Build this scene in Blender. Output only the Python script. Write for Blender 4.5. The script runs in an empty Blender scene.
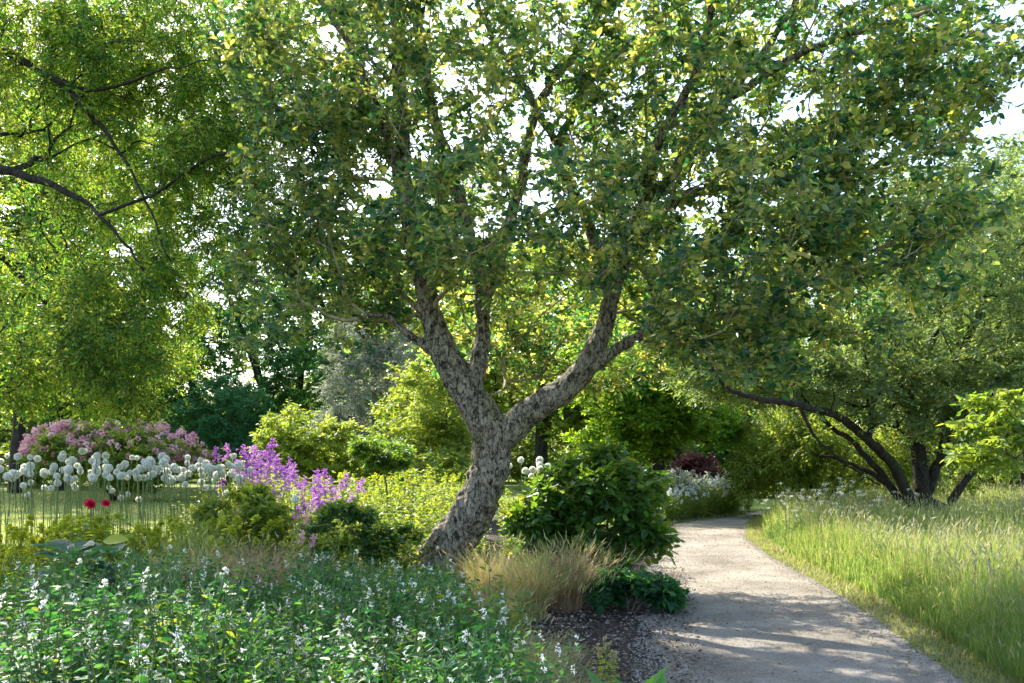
import bpy, math
import numpy as np
from mathutils import Vector

F, HY, H = 887.0, 455.0, 1.6          # focal length in pixels, horizon row, eye height
rng = np.random.default_rng(11)
S = bpy.context.scene
COL = S.collection
A = np.array
def P(px, py, Y): return np.array([(px-512)*Y/F, Y, H-(py-HY)*Y/F])
def nrm(v): return v/np.maximum(np.linalg.norm(v, axis=-1, keepdims=True), 1e-9)

# ------------------------------------------------------------------ objects
def empty(name, loc, label, cat, group=None):
    o = bpy.data.objects.new(name, None); COL.objects.link(o)
    o.location = loc; o.empty_display_size = .2
    o['label'] = label; o['category'] = cat
    if group: o['group'] = group
    return o
def tag(o, label=None, cat=None, group=None, kind=None):
    if label: o['label'] = label
    if cat: o['category'] = cat
    if group: o['group'] = group
    if kind: o['kind'] = kind
    return o
def mesh_np(name, V, faces, mats, attrs=None, smooth=False, matidx=None):
    """faces: list of int arrays (n,k)"""
    me = bpy.data.meshes.new(name)
    V = np.asarray(V, dtype=np.float32)
    me.vertices.add(len(V)); me.vertices.foreach_set('co', V.ravel())
    fl = [f for f in faces if len(f)]
    loops = np.concatenate([f.ravel() for f in fl]).astype(np.int32)
    tot = np.concatenate([np.full(len(f), f.shape[1]) for f in fl]).astype(np.int32)
    st = np.concatenate([[0], np.cumsum(tot)[:-1]]).astype(np.int32)
    me.loops.add(len(loops)); me.loops.foreach_set('vertex_index', loops)
    me.polygons.add(len(tot)); me.polygons.foreach_set('loop_start', st); me.polygons.foreach_set('loop_total', tot)
    if smooth: me.polygons.foreach_set('use_smooth', np.ones(len(tot), dtype=bool))
    if not isinstance(mats, (list, tuple)): mats = [mats]
    for m in mats: me.materials.append(m)
    if matidx is not None: me.polygons.foreach_set('material_index', np.asarray(matidx, dtype=np.int32))
    for k, a in (attrs or {}).items():
        at = me.attributes.new(k, 'FLOAT', 'FACE'); at.data.foreach_set('value', np.asarray(a, dtype=np.float32))
    me.update(calc_edges=True)
    return me
def link(name, me, parent=None, **kw):
    o = bpy.data.objects.new(name, me); COL.objects.link(o)
    if parent is not None: o.parent = parent
    return tag(o, **kw)
def copy_tree(o, parent=None):
    c = o.copy(); COL.objects.link(c); c.parent = parent
    for ch in o.children: copy_tree(ch, c)
    return c

# ------------------------------------------------------------------ materials
def newmat(name):
    m = bpy.data.materials.new(name); m.use_nodes = True
    nt = m.node_tree; nt.nodes.clear()
    out = nt.nodes.new('ShaderNodeOutputMaterial')
    return m, nt, out
def ramp(nt, fac, stops):
    r = nt.nodes.new('ShaderNodeValToRGB'); el = r.color_ramp.elements
    while len(el) < len(stops): el.new(.5)
    for e, (p, c) in zip(el, stops): e.position = p; e.color = (*c, 1)
    if fac is not None: nt.links.new(fac, r.inputs[0])
    return r.outputs[0]
def leafmat(name, cols, trans, mix=.42, rough=.42, spec=.5, attr='rnd'):
    """cols: base colours over the random attribute; trans: transmitted colours"""
    m, nt, out = newmat(name)
    at = nt.nodes.new('ShaderNodeAttribute'); at.attribute_name = attr
    n = len(cols)
    c = ramp(nt, at.outputs['Fac'], [(i/(n-1) if n > 1 else 0, cc) for i, cc in enumerate(cols)])
    p = nt.nodes.new('ShaderNodeBsdfPrincipled'); nt.links.new(c, p.inputs['Base Color'])
    p.inputs['Roughness'].default_value = rough; p.inputs['Specular IOR Level'].default_value = spec
    t = nt.nodes.new('ShaderNodeBsdfTranslucent')
    n = len(trans)
    tc = ramp(nt, at.outputs['Fac'], [(i/(n-1) if n > 1 else 0, cc) for i, cc in enumerate(trans)])
    nt.links.new(tc, t.inputs['Color'])
    mx = nt.nodes.new('ShaderNodeMixShader'); mx.inputs[0].default_value = mix
    nt.links.new(p.outputs[0], mx.inputs[1]); nt.links.new(t.outputs[0], mx.inputs[2])
    nt.links.new(mx.outputs[0], out.inputs[0])
    return m
def noise(nt, scale, detail=4, rough=.6, vec=None, dist=0):
    n = nt.nodes.new('ShaderNodeTexNoise'); n.inputs['Scale'].default_value = scale
    n.inputs['Detail'].default_value = detail; n.inputs['Roughness'].default_value = rough
    n.inputs['Distortion'].default_value = dist
    if vec is None:
        g = nt.nodes.new('ShaderNodeNewGeometry'); vec = g.outputs['Position']
    nt.links.new(vec, n.inputs['Vector'])
    return n.outputs['Fac']
def groundmat(name, scales, stops, bump=.3, bscale=60, rough=.95, bdist=.02):
    """mix of two noises through a ramp + bump"""
    m, nt, out = newmat(name)
    g = nt.nodes.new('ShaderNodeNewGeometry').outputs['Position']
    a = noise(nt, scales[0], 5, .65, g); b = noise(nt, scales[1], 6, .8, g)
    mx = nt.nodes.new('ShaderNodeMath'); mx.operation = 'MULTIPLY_ADD'; mx.inputs[1].default_value = .5
    nt.links.new(a, mx.inputs[0])
    h = nt.nodes.new('ShaderNodeMath'); h.operation = 'MULTIPLY'; h.inputs[1].default_value = .5
    nt.links.new(b, h.inputs[0]); nt.links.new(h.outputs[0], mx.inputs[2])
    c = ramp(nt, mx.outputs[0], stops)
    p = nt.nodes.new('ShaderNodeBsdfPrincipled'); nt.links.new(c, p.inputs['Base Color'])
    p.inputs['Roughness'].default_value = rough; p.inputs['Specular IOR Level'].default_value = .2
    bp = nt.nodes.new('ShaderNodeBump'); bp.inputs['Strength'].default_value = bump; bp.inputs['Distance'].default_value = bdist
    bb = noise(nt, bscale, 6, .7, g); nt.links.new(bb, bp.inputs['Height']); nt.links.new(bp.outputs[0], p.inputs['Normal'])
    nt.links.new(p.outputs[0], out.inputs[0])
    return m
def barkmat(name, stops, scale=9, stretch=.35, bump=.8, dist=.03, lichen=None):
    m, nt, out = newmat(name)
    g = nt.nodes.new('ShaderNodeNewGeometry').outputs['Position']
    mp = nt.nodes.new('ShaderNodeMapping'); mp.inputs['Scale'].default_value = (1, 1, stretch); nt.links.new(g, mp.inputs[0])
    a = noise(nt, scale, 6, .72, mp.outputs[0], .9); b = noise(nt, scale*3.1, 5, .8, mp.outputs[0], .4)
    mu = nt.nodes.new('ShaderNodeMath'); mu.operation = 'MULTIPLY_ADD'; mu.inputs[1].default_value = .62
    nt.links.new(a, mu.inputs[0])
    h = nt.nodes.new('ShaderNodeMath'); h.operation = 'MULTIPLY'; h.inputs[1].default_value = .38
    nt.links.new(b, h.inputs[0]); nt.links.new(h.outputs[0], mu.inputs[2])
    c = ramp(nt, mu.outputs[0], stops)
    if lichen:
        n3 = noise(nt, 2.2, 6, .75, g)
        r3 = ramp(nt, n3, [(.50, (0, 0, 0)), (.64, (.65, .65, .65))])
        mc = nt.nodes.new('ShaderNodeMixRGB'); mc.blend_type = 'MULTIPLY'; nt.links.new(r3, mc.inputs[0]); nt.links.new(c, mc.inputs[1]); mc.inputs[2].default_value = (*lichen, 1); c = mc.outputs[0]
    p = nt.nodes.new('ShaderNodeBsdfPrincipled'); nt.links.new(c, p.inputs['Base Color'])
    p.inputs['Roughness'].default_value = .92; p.inputs['Specular IOR Level'].default_value = .2
    bp = nt.nodes.new('ShaderNodeBump'); bp.inputs['Strength'].default_value = bump; bp.inputs['Distance'].default_value = dist
    nt.links.new(mu.outputs[0], bp.inputs['Height']); nt.links.new(bp.outputs[0], p.inputs['Normal'])
    nt.links.new(p.outputs[0], out.inputs[0])
    return m

# ------------------------------------------------------------------ leaf geometry
def leaves(C, D, N, L, W, fold=.25, curl=.15, shape='hex'):
    """C bases, D directions, N rough normals, L, W sizes -> V, faces"""
    n = len(C); D = nrm(D); R = nrm(np.cross(D, N)); U = np.cross(R, D)
    L = np.broadcast_to(L, (n,))[:, None]; W = np.broadcast_to(W, (n,))[:, None]
    def pt(t, s, z): return C + D*(L*t) + R*(W*s) + U*(W*abs(s)*fold - L*curl*t*t + L*z)
    if shape == 'dia':
        V = np.stack([pt(0, 0, 0), pt(.45, .5, 0), pt(1, 0, 0), pt(.45, -.5, 0)], 1).reshape(-1, 3)
        f = np.arange(n)[:, None]*4 + A([0, 1, 2, 3])
        return V, f
    if shape == 'big':
        ts = [0, .12, .38, .68, .9, 1.0]; ws = [0.03, .26, .5, .4, .17, 0.01]
        rows = []
        for t, w in zip(ts, ws): rows += [pt(t, -w, 0), pt(t, 0, 0), pt(t, w, 0)]
        V = np.stack(rows, 1).reshape(-1, 3); b = np.arange(n)[:, None]*18
        q = []
        for k in range(5):
            for s in (0, 1):
                a = k*3+s; q.append(b + A([a, a+1, a+4, a+3]))
        return V, np.stack(q, 1).reshape(-1, 4)
    V = np.stack([pt(0, 0, 0), pt(.3, .46, 0), pt(.7, .36, 0), pt(1, 0, 0), pt(.7, -.36, 0), pt(.3, -.46, 0)], 1).reshape(-1, 3)
    b = np.arange(n)[:, None]*6
    f = np.stack([b + A([0, 1, 2, 3]), b + A([0, 3, 4, 5])], 1).reshape(-1, 4)
    return V, f
PER = {'dia': 1, 'hex': 2, 'big': 10}
def tubes(P0, P1, R0, R1, sides=4, T0=None):
    """independent tapered segments"""
    n = len(P0); T1 = nrm(P1-P0)
    if T0 is None: T0 = T1
    ref = nrm(A([[.31, .89, .17]]))
    def ring(Pp, T, R):
        u = nrm(np.cross(T, ref)); v = np.cross(T, u)
        a = np.arange(sides)*2*math.pi/sides
        return Pp[:, None] + R[:, None, None]*(u[:, None]*np.cos(a)[None, :, None] + v[:, None]*np.sin(a)[None, :, None])
    V = np.concatenate([ring(P0, T0, R0), ring(P1, T1, R1)], 1).reshape(-1, 3)
    b = np.arange(n)[:, None]*2*sides
    q = [b + A([k, (k+1) % sides, sides+(k+1) % sides, sides+k]) for k in range(sides)]
    return V, np.stack(q, 1).reshape(-1, 4)
def join(parts):
    Vs, Fs, o = [], [], 0
    for V, f in parts:
        Vs.append(V); Fs.append(f+o); o += len(V)
    return np.concatenate(Vs), Fs
def rv(n, s=1.0): return rng.normal(size=(n, 3))*s
def catmull(pts, seg):
    pts = np.asarray(pts, float); out = []
    ext = np.vstack([2*pts[0]-pts[1], pts, 2*pts[-1]-pts[-2]])
    for i in range(1, len(ext)-2):
        p0, p1, p2, p3 = ext[i-1], ext[i], ext[i+1], ext[i+2]
        n = max(1, int(np.linalg.norm((p2-p1)[:3])/seg))
        for t in np.arange(n)/n:
            out.append(.5*((2*p1)+(-p0+p2)*t+(2*p0-5*p1+4*p2-p3)*t*t+(-p0+3*p1-3*p2+p3)*t**3))
    out.append(pts[-1]); return np.asarray(out)

# ------------------------------------------------------------------ skeletons
class Skel:
    def __init__(s): s.p = []; s.par = []; s.r = []; s.len = []; s.nl = 0
    def limb(s, pts, seg=.12, parent=None, wob=.01):
        """pts rows: x y z r; joined to nearest existing node"""
        c = catmull(pts, seg)
        if len(c) > 3: c[1:-1, :3] += rv(len(c)-2, wob)
        if s.p and parent is None: parent = int(np.argmin(np.linalg.norm(A(s.p)-c[0, :3], axis=1)))
        pr = -1 if parent is None else parent
        for q in c:
            s.par.append(pr); s.len.append(0 if pr < 0 else s.len[pr]+np.linalg.norm(A(s.p[pr])-q[:3]))
            s.p.append(q[:3]); s.r.append(q[3]); pr = len(s.p)-1
        s.nl = len(s.p)
        return c
    def grow(s, T, tip=.004, seg=.22, bal=.35, wob=.05, up=.15, expo=2.4, minlen=0.0):
        n0 = len(s.p); base = A(s.p[0])
        T = T[np.argsort(np.linalg.norm(T-A(s.p[0]), axis=1))]
        cap = n0 + len(T)*14 + 10
        Pn = np.zeros((cap, 3)); Ln = np.zeros(cap); Pn[:n0] = A(s.p); Ln[:n0] = s.len; par = list(s.par)
        ok = np.zeros(cap, bool); ok[:n0] = Ln[:n0] >= minlen
        if not ok.any(): ok[:n0] = True
        k = n0; tips = []
        for t in T:
            d = np.linalg.norm(Pn[:k]-t, axis=1)
            cost = d + bal*Ln[:k] + 1e6*(~ok[:k])
            j = int(np.argmin(cost)); dj = d[j]
            m = min(12, max(2, int(dj/seg)))
            pj = Pn[j]; gp = Pn[par[j]] if par[j] >= 0 else pj-A([0, 0, .1])
            dr = pj-gp; dr = dr/max(1e-6, np.linalg.norm(dr))
            ctrl = pj + (dr*.35 + A([0, 0, up]))*dj
            pr = j
            for q in range(1, m+1):
                u = q/m; x = (1-u)**2*pj + 2*u*(1-u)*ctrl + u*u*t
                if q < m: x = x + rng.normal(size=3)*wob*min(1, dj)*.5
                Pn[k] = x; Ln[k] = Ln[pr]+np.linalg.norm(x-Pn[pr]); par.append(pr); ok[k] = True; pr = k; k += 1
            tips.append(pr)
        s.p = Pn[:k]; s.par = A(par); s.tips = A(tips)
        r = np.zeros(k); r[tips] = tip**expo
        for i in range(k-1, 0, -1):
            if r[i] == 0: r[i] = tip**expo
            if par[i] >= 0: r[par[i]] += r[i]
        r = r**(1/expo)
        r[:n0] = np.maximum(A(s.r), np.minimum(r[:n0], A(s.r)*1.15)) if n0 else r[:n0]
        # branches never fatter than their parent
        for i in range(n0, k): r[i] = min(r[i], r[par[i]]*.9)
        s.rad = r; s.n0 = n0
    def tube(s, start=0, sides=5, skip=None):
        p, par, r = s.p, s.par, s.rad
        idx = np.arange(max(start, 1), len(p)); idx = idx[par[idx] >= 0]
        if skip is not None: idx = idx[~np.isin(idx, skip)]
        tan = np.zeros_like(p); tan[1:] = nrm(p[1:]-p[np.maximum(par[1:], 0)]); tan[0] = tan[1]
        pp = par[idx]
        main = (pp == idx-1)
        R0 = np.where(main, r[pp], np.minimum(r[pp], r[idx]*1.25))
        T0 = np.where(main[:, None] & (pp > 0)[:, None], tan[pp], tan[idx])
        big = r[idx] > .03
        parts = []
        for msk, sd in ((big, max(sides, 8)), (~big, sides if sides < 5 else 4)):
            if msk.any(): parts.append(tubes(p[pp][msk], p[idx][msk], R0[msk], r[idx][msk], sd, T0[msk]))
        return join(parts)

def ell(n, c, r, shell=.55, lumps=0, lr=.3):
    """points in an ellipsoid, denser to the outside; optional lumps"""
    def raw(m):
        d = nrm(rv(m)); rad = rng.random(m)**(1/3)
        rad = np.where(rng.random(m) < shell, .7+.3*rad, rad)
        return d*rad[:, None]
    if lumps:
        lc = raw(lumps); x = lc[rng.integers(0, lumps, n)] + rv(n, lr)
        x = x/np.maximum(1, np.linalg.norm(x, axis=1, keepdims=True)/1.12)
    else: x = raw(n)
    return A(c) + x*A(r)
def spurs(T, k, R, m, droop=0., up=.1, flat=.6, outc=None, outw=.0):
    """k little twigs per target, m leaf positions on each: twig ends + leaf base, dir, clump id"""
    n = len(T); T2 = np.repeat(T, k, 0); d = rv(n*k); d[:, 2] *= flat; d = nrm(d)
    if outc is not None: d = nrm(d + outw*nrm(T2-A(outc)))
    d[:, 2] += up-droop; d = nrm(d)
    Ls = R*(.5+.8*rng.random(n*k))
    E = T2 + d*Ls[:, None]; E[:, 2] -= droop*Ls*.4
    tt = (np.arange(m)+.35+.5*rng.random((n*k, m)))/m*.98
    B = T2[:, None] + (E-T2)[:, None]*tt[..., None]
    side = nrm(np.cross(d, A([0, 0, 1.])+.3*rv(n*k)))
    sg = np.where(np.arange(m) % 2 == 0, 1, -1)[None, :, None]
    LD = d[:, None]*.75 + side[:, None]*sg*.9 + rng.normal(size=(n*k, m, 3))*.35
    LD[..., 2] -= droop*.5
    cl = np.repeat(rng.random(n), k*m)
    return T2, E, B.reshape(-1, 3), LD.reshape(-1, 3), cl
def crownmesh(name, T, mat, k=5, R=.25, m=8, L=.06, W=.03, droop=.1, up=.1, flat=.6, shape='hex', fold=.25, nz=.8, twigr=.003, twigmat=None, outc=None, outw=0, curl=.15, lv=.25):
    T2, E, B, LD, cl = spurs(T, k, R, m, droop, up, flat, outc, outw)
    n = len(B)
    N = rv(n, .75) + A([0, 0, nz])
    sz = np.clip(1+lv*rng.normal(size=n), .45, 1.7)
    V, f = leaves(B, LD, N, L*sz, W*sz, fold, curl, shape)
    rnd = np.clip(.55*rng.random(n)+.45*cl + .02*rng.normal(size=n), 0, 1)
    a = np.repeat(rnd, PER[shape])
    parts = [(V, f)]
    if twigmat is not None:
        parts.append(tubes(T2, E, np.full(len(T2), twigr), np.full(len(T2), twigr*.5), 3))
        Vv, Ff = join(parts)
        mi = np.concatenate([np.zeros(len(f)), np.ones(len(Ff[1]))]); a = np.concatenate([a, np.zeros(len(Ff[1]))])
        return mesh_np(name, Vv, Ff, [mat, twigmat], {'rnd': a}, matidx=mi)
    return mesh_np(name, V, [f], mat, {'rnd': a})

def plant_tree(name, label, cat, limbs, T, lm, bm, group=None, leaf=None, tip=.004, seg=.22, bal=.35, up=.15, wob=.05, sides=4, minlen=0, trunkname='trunk', crownname='crown', limbseg=.15, barkless=False):
    sk = Skel()
    for i, l in enumerate(limbs): sk.limb(l, seg=limbseg, parent=None if i else None, wob=.012)
    base = A(sk.p[0]).copy(); base[2] = 0
    sk.grow(T, tip=tip, seg=seg, bal=bal, up=up, wob=wob, minlen=minlen)
    root = empty(name, base, label, cat, group)
    V, Fs = sk.tube(0, sides)
    me = mesh_np(trunkname, V-base, Fs, bm, smooth=True); link(trunkname, me, root)
    tips = sk.p[sk.tips]
    mids = sk.p[np.maximum(sk.par[sk.tips], 0)]
    TT = np.vstack([tips, (tips+mids)/2]) if (leaf or {}).get('mid', True) else tips
    kw = dict(leaf or {}); kw.pop('mid', None)
    cm = crownmesh(crownname, TT-base, lm, twigmat=bm, **kw); link(crownname, cm, root)
    return root

# ------------------------------------------------------------------ palette
M = {}
M['oak_leaf'] = leafmat('evergreen_oak_leaf', [(.008, .038, .034), (.014, .055, .046), (.032, .095, .062), (.09, .15, .07), (.23, .25, .09), (.38, .35, .14)],
                        [(.02, .13, .04), (.05, .22, .05), (.20, .44, .07), (.56, .68, .09), (.98, .92, .14), (1.0, .86, .2)], .52, .32, .5)
M['locust_leaf'] = leafmat('fine_green_leaf', [(.015, .07, .03), (.04, .12, .03), (.09, .18, .03), (.14, .21, .03)],
                           [(.05, .26, .04), (.22, .50, .04), (.62, .74, .06), (.95, .92, .12)], .54, .45, .35)
M['maple_leaf'] = leafmat('deep_green_leaf', [(.02, .08, .02), (.035, .115, .025), (.06, .15, .03)], [(.06, .28, .03), (.16, .42, .04)], .38, .5, .4)
M['bluegreen_leaf'] = leafmat('blue_green_leaf', [(.03, .11, .05), (.045, .15, .055), (.07, .18, .06)], [(.06, .32, .07), (.14, .44, .08)], .36, .5, .4)
M['bright_leaf'] = leafmat('bright_green_leaf', [(.05, .14, .015), (.08, .19, .02), (.14, .22, .02)], [(.22, .55, .02), (.42, .65, .03), (.62, .68, .04)], .5, .5, .35)
M['gold_leaf'] = leafmat('yellow_green_leaf', [(.09, .16, .02), (.14, .21, .03), (.22, .25, .04)], [(.30, .50, .03), (.48, .60, .05), (.66, .66, .08)], .45, .5, .35)
M['silver_leaf'] = leafmat('silver_leaf', [(.14, .18, .13), (.26, .29, .23), (.45, .47, .42)], [(.2, .27, .12), (.35, .4, .22), (.5, .5, .36)], .35, .6, .3)
M['wood_leaf'] = leafmat('woodland_leaf', [(.04, .09, .025), (.07, .13, .03), (.12, .16, .04)], [(.2, .38, .04), (.38, .52, .06), (.6, .62, .09)], .42, .5, .4)
M['willow_leaf'] = leafmat('grey_green_leaf', [(.05, .10, .04), (.09, .145, .06), (.15, .19, .08)], [(.16, .34, .06), (.34, .48, .08), (.55, .60, .12)], .42, .5, .4)
M['shrub_leaf'] = leafmat('broad_shrub_leaf', [(.02, .065, .015), (.035, .10, .018), (.07, .14, .02)], [(.1, .3, .02), (.26, .46, .03), (.45, .44, .04)], .42, .38, .5)
M['mint_leaf'] = leafmat('mint_green_leaf', [(.008, .042, .016), (.014, .065, .025), (.026, .10, .036), (.07, .16, .07)], [(.03, .20, .03), (.07, .30, .04), (.15, .42, .05), (.32, .52, .12)], .40, .5, .35)
M['herb_leaf'] = leafmat('herb_leaf', [(.05, .11, .02), (.10, .17, .025), (.18, .23, .04)], [(.2, .42, .02), (.42, .56, .04), (.62, .62, .06)], .45, .5, .4)
M['purple_leaf'] = leafmat('purple_leaf', [(.05, .018, .022), (.08, .03, .03)], [(.14, .04, .04), (.22, .07, .06)], .4, .5, .4)
M['hosta_leaf'] = leafmat('hosta_leaf', [(.03, .09, .06), (.05, .12, .08), (.09, .16, .11)], [(.06, .28, .08), (.14, .38, .1)], .3, .45, .4)
M['lime_leaf'] = leafmat('lime_leaf', [(.16, .24, .01), (.26, .32, .02), (.36, .36, .03)], [(.5, .62, .02), (.7, .7, .04)], .45, .5, .4)
M['sword_leaf'] = leafmat('sword_leaf', [(.04, .16, .03), (.06, .20, .035)], [(.16, .5, .04), (.24, .58, .05)], .4, .45, .4)
M['grass'] = leafmat('meadow_grass', [(.02, .09, .02), (.05, .15, .03), (.11, .20, .05), (.28, .28, .14)], [(.14, .34, .05), (.32, .47, .07), (.52, .56, .12), (.62, .55, .24)], .45, .45, .45)
M['straw'] = leafmat('straw_blade', [(.24, .27, .07), (.38, .35, .14), (.50, .43, .24), (.18, .26, .06)], [(.5, .42, .1), (.62, .48, .18), (.6, .4, .22), (.4, .45, .08)], .4, .5, .4)
M['seed'] = leafmat('pale_seed_head', [(.17, .21, .09), (.26, .27, .14), (.34, .32, .2)], [(.35, .42, .15), (.42, .42, .22)], .35, .6, .3)
M['russet'] = leafmat('russet_blade', [(.32, .20, .10), (.40, .28, .17), (.50, .39, .27), (.24, .24, .09)], [(.5, .25, .08), (.6, .34, .14), (.62, .42, .22), (.35, .35, .08)], .4, .5, .4)
M['white_petal'] = leafmat('white_petal', [(.78, .80, .72), (.88, .88, .84)], [(.85, .88, .74), (.95, .95, .88)], .55, .6, .3)
M['allium_core'] = leafmat('pale_green_core', [(.35, .45, .22), (.4, .5, .25)], [(.4, .5, .2)], .2, .6, .3)
M['lilac_petal'] = leafmat('lilac_white_petal', [(.74, .78, .76), (.84, .84, .88)], [(.72, .76, .72), (.8, .8, .84)], .4, .6, .3)
M['purple_petal'] = leafmat('purple_petal', [(.28, .08, .42), (.40, .13, .52), (.52, .22, .60)], [(.42, .1, .58), (.55, .2, .68), (.62, .32, .7)], .4, .6, .3)
M['pink_petal'] = leafmat('pink_petal', [(.60, .24, .32), (.78, .46, .48), (.86, .70, .66)], [(.75, .2, .35), (.82, .4, .5)], .35, .6, .3)
M['red_petal'] = leafmat('crimson_petal', [(.50, .01, .04), (.68, .02, .09)], [(.8, .02, .1), (.85, .05, .16)], .4, .5, .3)
M['stem'] = leafmat('green_stem', [(.08, .15, .03), (.14, .2, .05)], [(.2, .3, .04)], .15, .5, .4)
M['cork'] = barkmat('cork_bark', [(.36, (.02, .017, .013)), (.45, (.05, .042, .03)), (.495, (.24, .205, .15)), (.55, (.46, .405, .31)), (.68, (.60, .54, .43))], 22, .5, 1.0, .09, lichen=(.75, .78, .45))
M['twig'] = barkmat('oak_twig_bark', [(.38, (.09, .075, .045)), (.5, (.30, .255, .15)), (.62, (.48, .41, .26))], 14, .4, .5, .01)
M['dark_bark'] = barkmat('dark_bark', [(.38, (.008, .007, .006)), (.5, (.03, .026, .02)), (.62, (.07, .06, .045))], 12, .3, .6, .02)
M['grey_bark'] = barkmat('grey_bark', [(.38, (.05, .045, .035)), (.5, (.14, .12, .09)), (.62, (.24, .21, .17))], 10, .3, .6, .02)
M['ground'] = groundmat('lawn_turf', (.25, 14), [(.35, (.09, .14, .03)), (.5, (.15, .20, .04)), (.65, (.21, .24, .06))], .5, 55)
M['meadow_soil'] = groundmat('meadow_floor', (1.2, 22), [(.35, (.05, .07, .02)), (.5, (.12, .12, .05)), (.65, (.20, .18, .09))], .6, 40)
M['soil'] = groundmat('mulched_soil', (2.2, 30), [(.35, (.018, .014, .012)), (.5, (.06, .048, .04)), (.66, (.15, .125, .11))], 1.0, 38, bdist=.04)
M['path'] = groundmat('gravel_path', (1.1, 42), [(.38, (.14, .118, .092)), (.48, (.28, .245, .20)), (.54, (.35, .31, .255)), (.64, (.47, .425, .355))], 1.0, 70, bdist=.03)
M['stone'] = groundmat('loose_gravel', (30, 90), [(.38, (.14, .125, .11)), (.5, (.30, .28, .245)), (.62, (.50, .47, .42))], .2, 90)
M['chip'] = leafmat('bark_chip', [(.03, .022, .017), (.09, .065, .05), (.2, .16, .13), (.34, .29, .24)], [(.05, .04, .03), (.1, .08, .06)], .05, .8, .3)
M['litter'] = leafmat('dry_leaf', [(.06, .04, .02), (.16, .11, .05), (.3, .22, .1), (.12, .16, .04)], [(.2, .15, .05), (.4, .3, .1)], .2, .6, .3)
M['verge'] = leafmat('verge_blade', [(.10, .16, .03), (.18, .22, .06), (.34, .28, .15)], [(.35, .5, .05), (.5, .5, .1), (.5, .42, .2)], .4, .5, .4)

# ------------------------------------------------------------------ ground, path, beds
def sheet(name, poly, z, mat, kind='structure'):
    V = A([(x, y, z) for x, y in poly]); me = mesh_np(name, V, [np.arange(len(V))[None]], mat)
    return link(name, me, kind=kind)
sheet('ground', [(-160, -30), (160, -30), (160, 260), (-160, 260)], 0, M['ground'])
# right edge and left edge of path at depth Y
PY = A([-6, 0, 3, 6.2, 7.3, 9.8, 11.5, 13.5, 16.7, 20.3, 22.9, 25, 27, 29, 30.5, 31.5])
PR = A([2.3, 2.6, 2.9, 3.25, 3.42, 3.79, 3.95, 4.1, 4.52, 5.45, 6.35, 8.1, 10.6, 14, 18, 24])
PL = A([.2, .45, .7, .95, 1.1, 1.6, 1.85, 2.1, 2.65, 3.6, 5.5, 6.9, 8.8, 12, 16, 22])
def xr(y): return np.interp(y, PY, PR)
def xl(y): return np.interp(y, PY, PL)
def wig(y, s): return .09*np.sin(y*1.9+s)+.055*np.sin(y*4.7+2*s)+.035*np.sin(y*11+s*3)+.02*np.sin(y*23+s)+.012*np.sin(y*41)
ys = np.linspace(-6, 31.5, 560)
Lx, Rx = xl(ys)+wig(ys, 1), xr(ys)+wig(ys, 4)
V = []; 
for u in np.linspace(0, 1, 9): V.append(np.stack([Lx*(1-u)+Rx*u, ys, np.full_like(ys, .008)], 1))
V = np.stack(V, 1); n = len(ys); ii = np.arange(n-1)[:, None]*9
f = np.concatenate([ii+A([k, k+1, k+10, k+9]) for k in range(8)])
link('path', mesh_np('path', V.reshape(-1, 3), [f], M['path']), kind='structure')
# planted bed (left of path) and meadow floor (right of path)
yb = np.linspace(-4, 24, 120)
bl = [(-14, -4), ]
bed = [(x+.35, y) for x, y in zip(xl(yb), yb)] + [(1.2, 24.5), (-1.5, 24), (-2.6, 19), (-3.6, 16), (-5.2, 14.6), (-9, 14.2), (-14, 14), (-14, -4)]
sheet('planting_bed', bed, .004, M['soil'])
ym = np.linspace(-6, 28, 160)
sheet('meadow_ground', [(x-.05, y) for x, y in zip(xr(ym), ym)][::-1] + [(60, -6), (60, 60), (24, 60)], .004, M['meadow_soil'])

# loose gravel on the path, bark chips in the bed
def rocks(n, XY, s, z0, flat=.6):
    base = nrm(A([[1, 1, 1], [1, -1, -1], [-1, 1, -1], [-1, -1, 1.]])) 
    octa = A([[1, 0, 0], [0, 1, 0], [-1, 0, 0], [0, -1, 0], [0, 0, 1], [0, 0, -.6]], float)
    fo = A([[0, 1, 4], [1, 2, 4], [2, 3, 4], [3, 0, 4], [1, 0, 5], [2, 1, 5], [3, 2, 5], [0, 3, 5]])
    a = rng.random(n)*6.28; ca, sa = np.cos(a), np.sin(a)
    o = octa[None]*(1+.35*rng.normal(size=(n, 6, 1)))
    X = o[..., 0]*ca[:, None]-o[..., 1]*sa[:, None]; Yy = o[..., 0]*sa[:, None]+o[..., 1]*ca[:, None]*.8
    V = np.stack([X, Yy, o[..., 2]*flat], -1)*s[:, None, None] + np.c_[XY, np.full(n, z0)][:, None]
    return V.reshape(-1, 3), (np.arange(n)[:, None, None]*6+fo[None]).reshape(-1, 3)
n = 30000
y = 4+rng.random(n)**1.6*14; u = rng.random(n); edge = rng.random(n) < .35
u = np.where(edge, np.where(rng.random(n) < .5, u*.12-.05, 1.03-u*.12), u)
XY = np.c_[xl(y)*(1-u)+xr(y)*u, y]
V, f = rocks(n, XY, .0035+.006*rng.random(n)**2+.004*edge, .009)
link('loose_gravel', mesh_np('loose_gravel', V, [f], M['stone'], {'rnd': np.repeat(rng.random(n), 8)}), kind='stuff')
n = 15000
y = 4.2+rng.random(n)*8; x = xl(y)+.45-rng.random(n)**.8*2.2
C = np.c_[x, y, .012+.035*rng.random(n)]
D = rv(n); D[:, 2] *= .35; N = rv(n, .4)+A([0, 0, 1.])
sz = .6+.9*rng.random(n)
V, f = leaves(C, D, N, .035*sz, .016*sz, .2, .1, 'dia')
link('bark_mulch', mesh_np('bark_mulch', V, [f], M['chip'], {'rnd': rng.random(n)}), kind='stuff')

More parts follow.
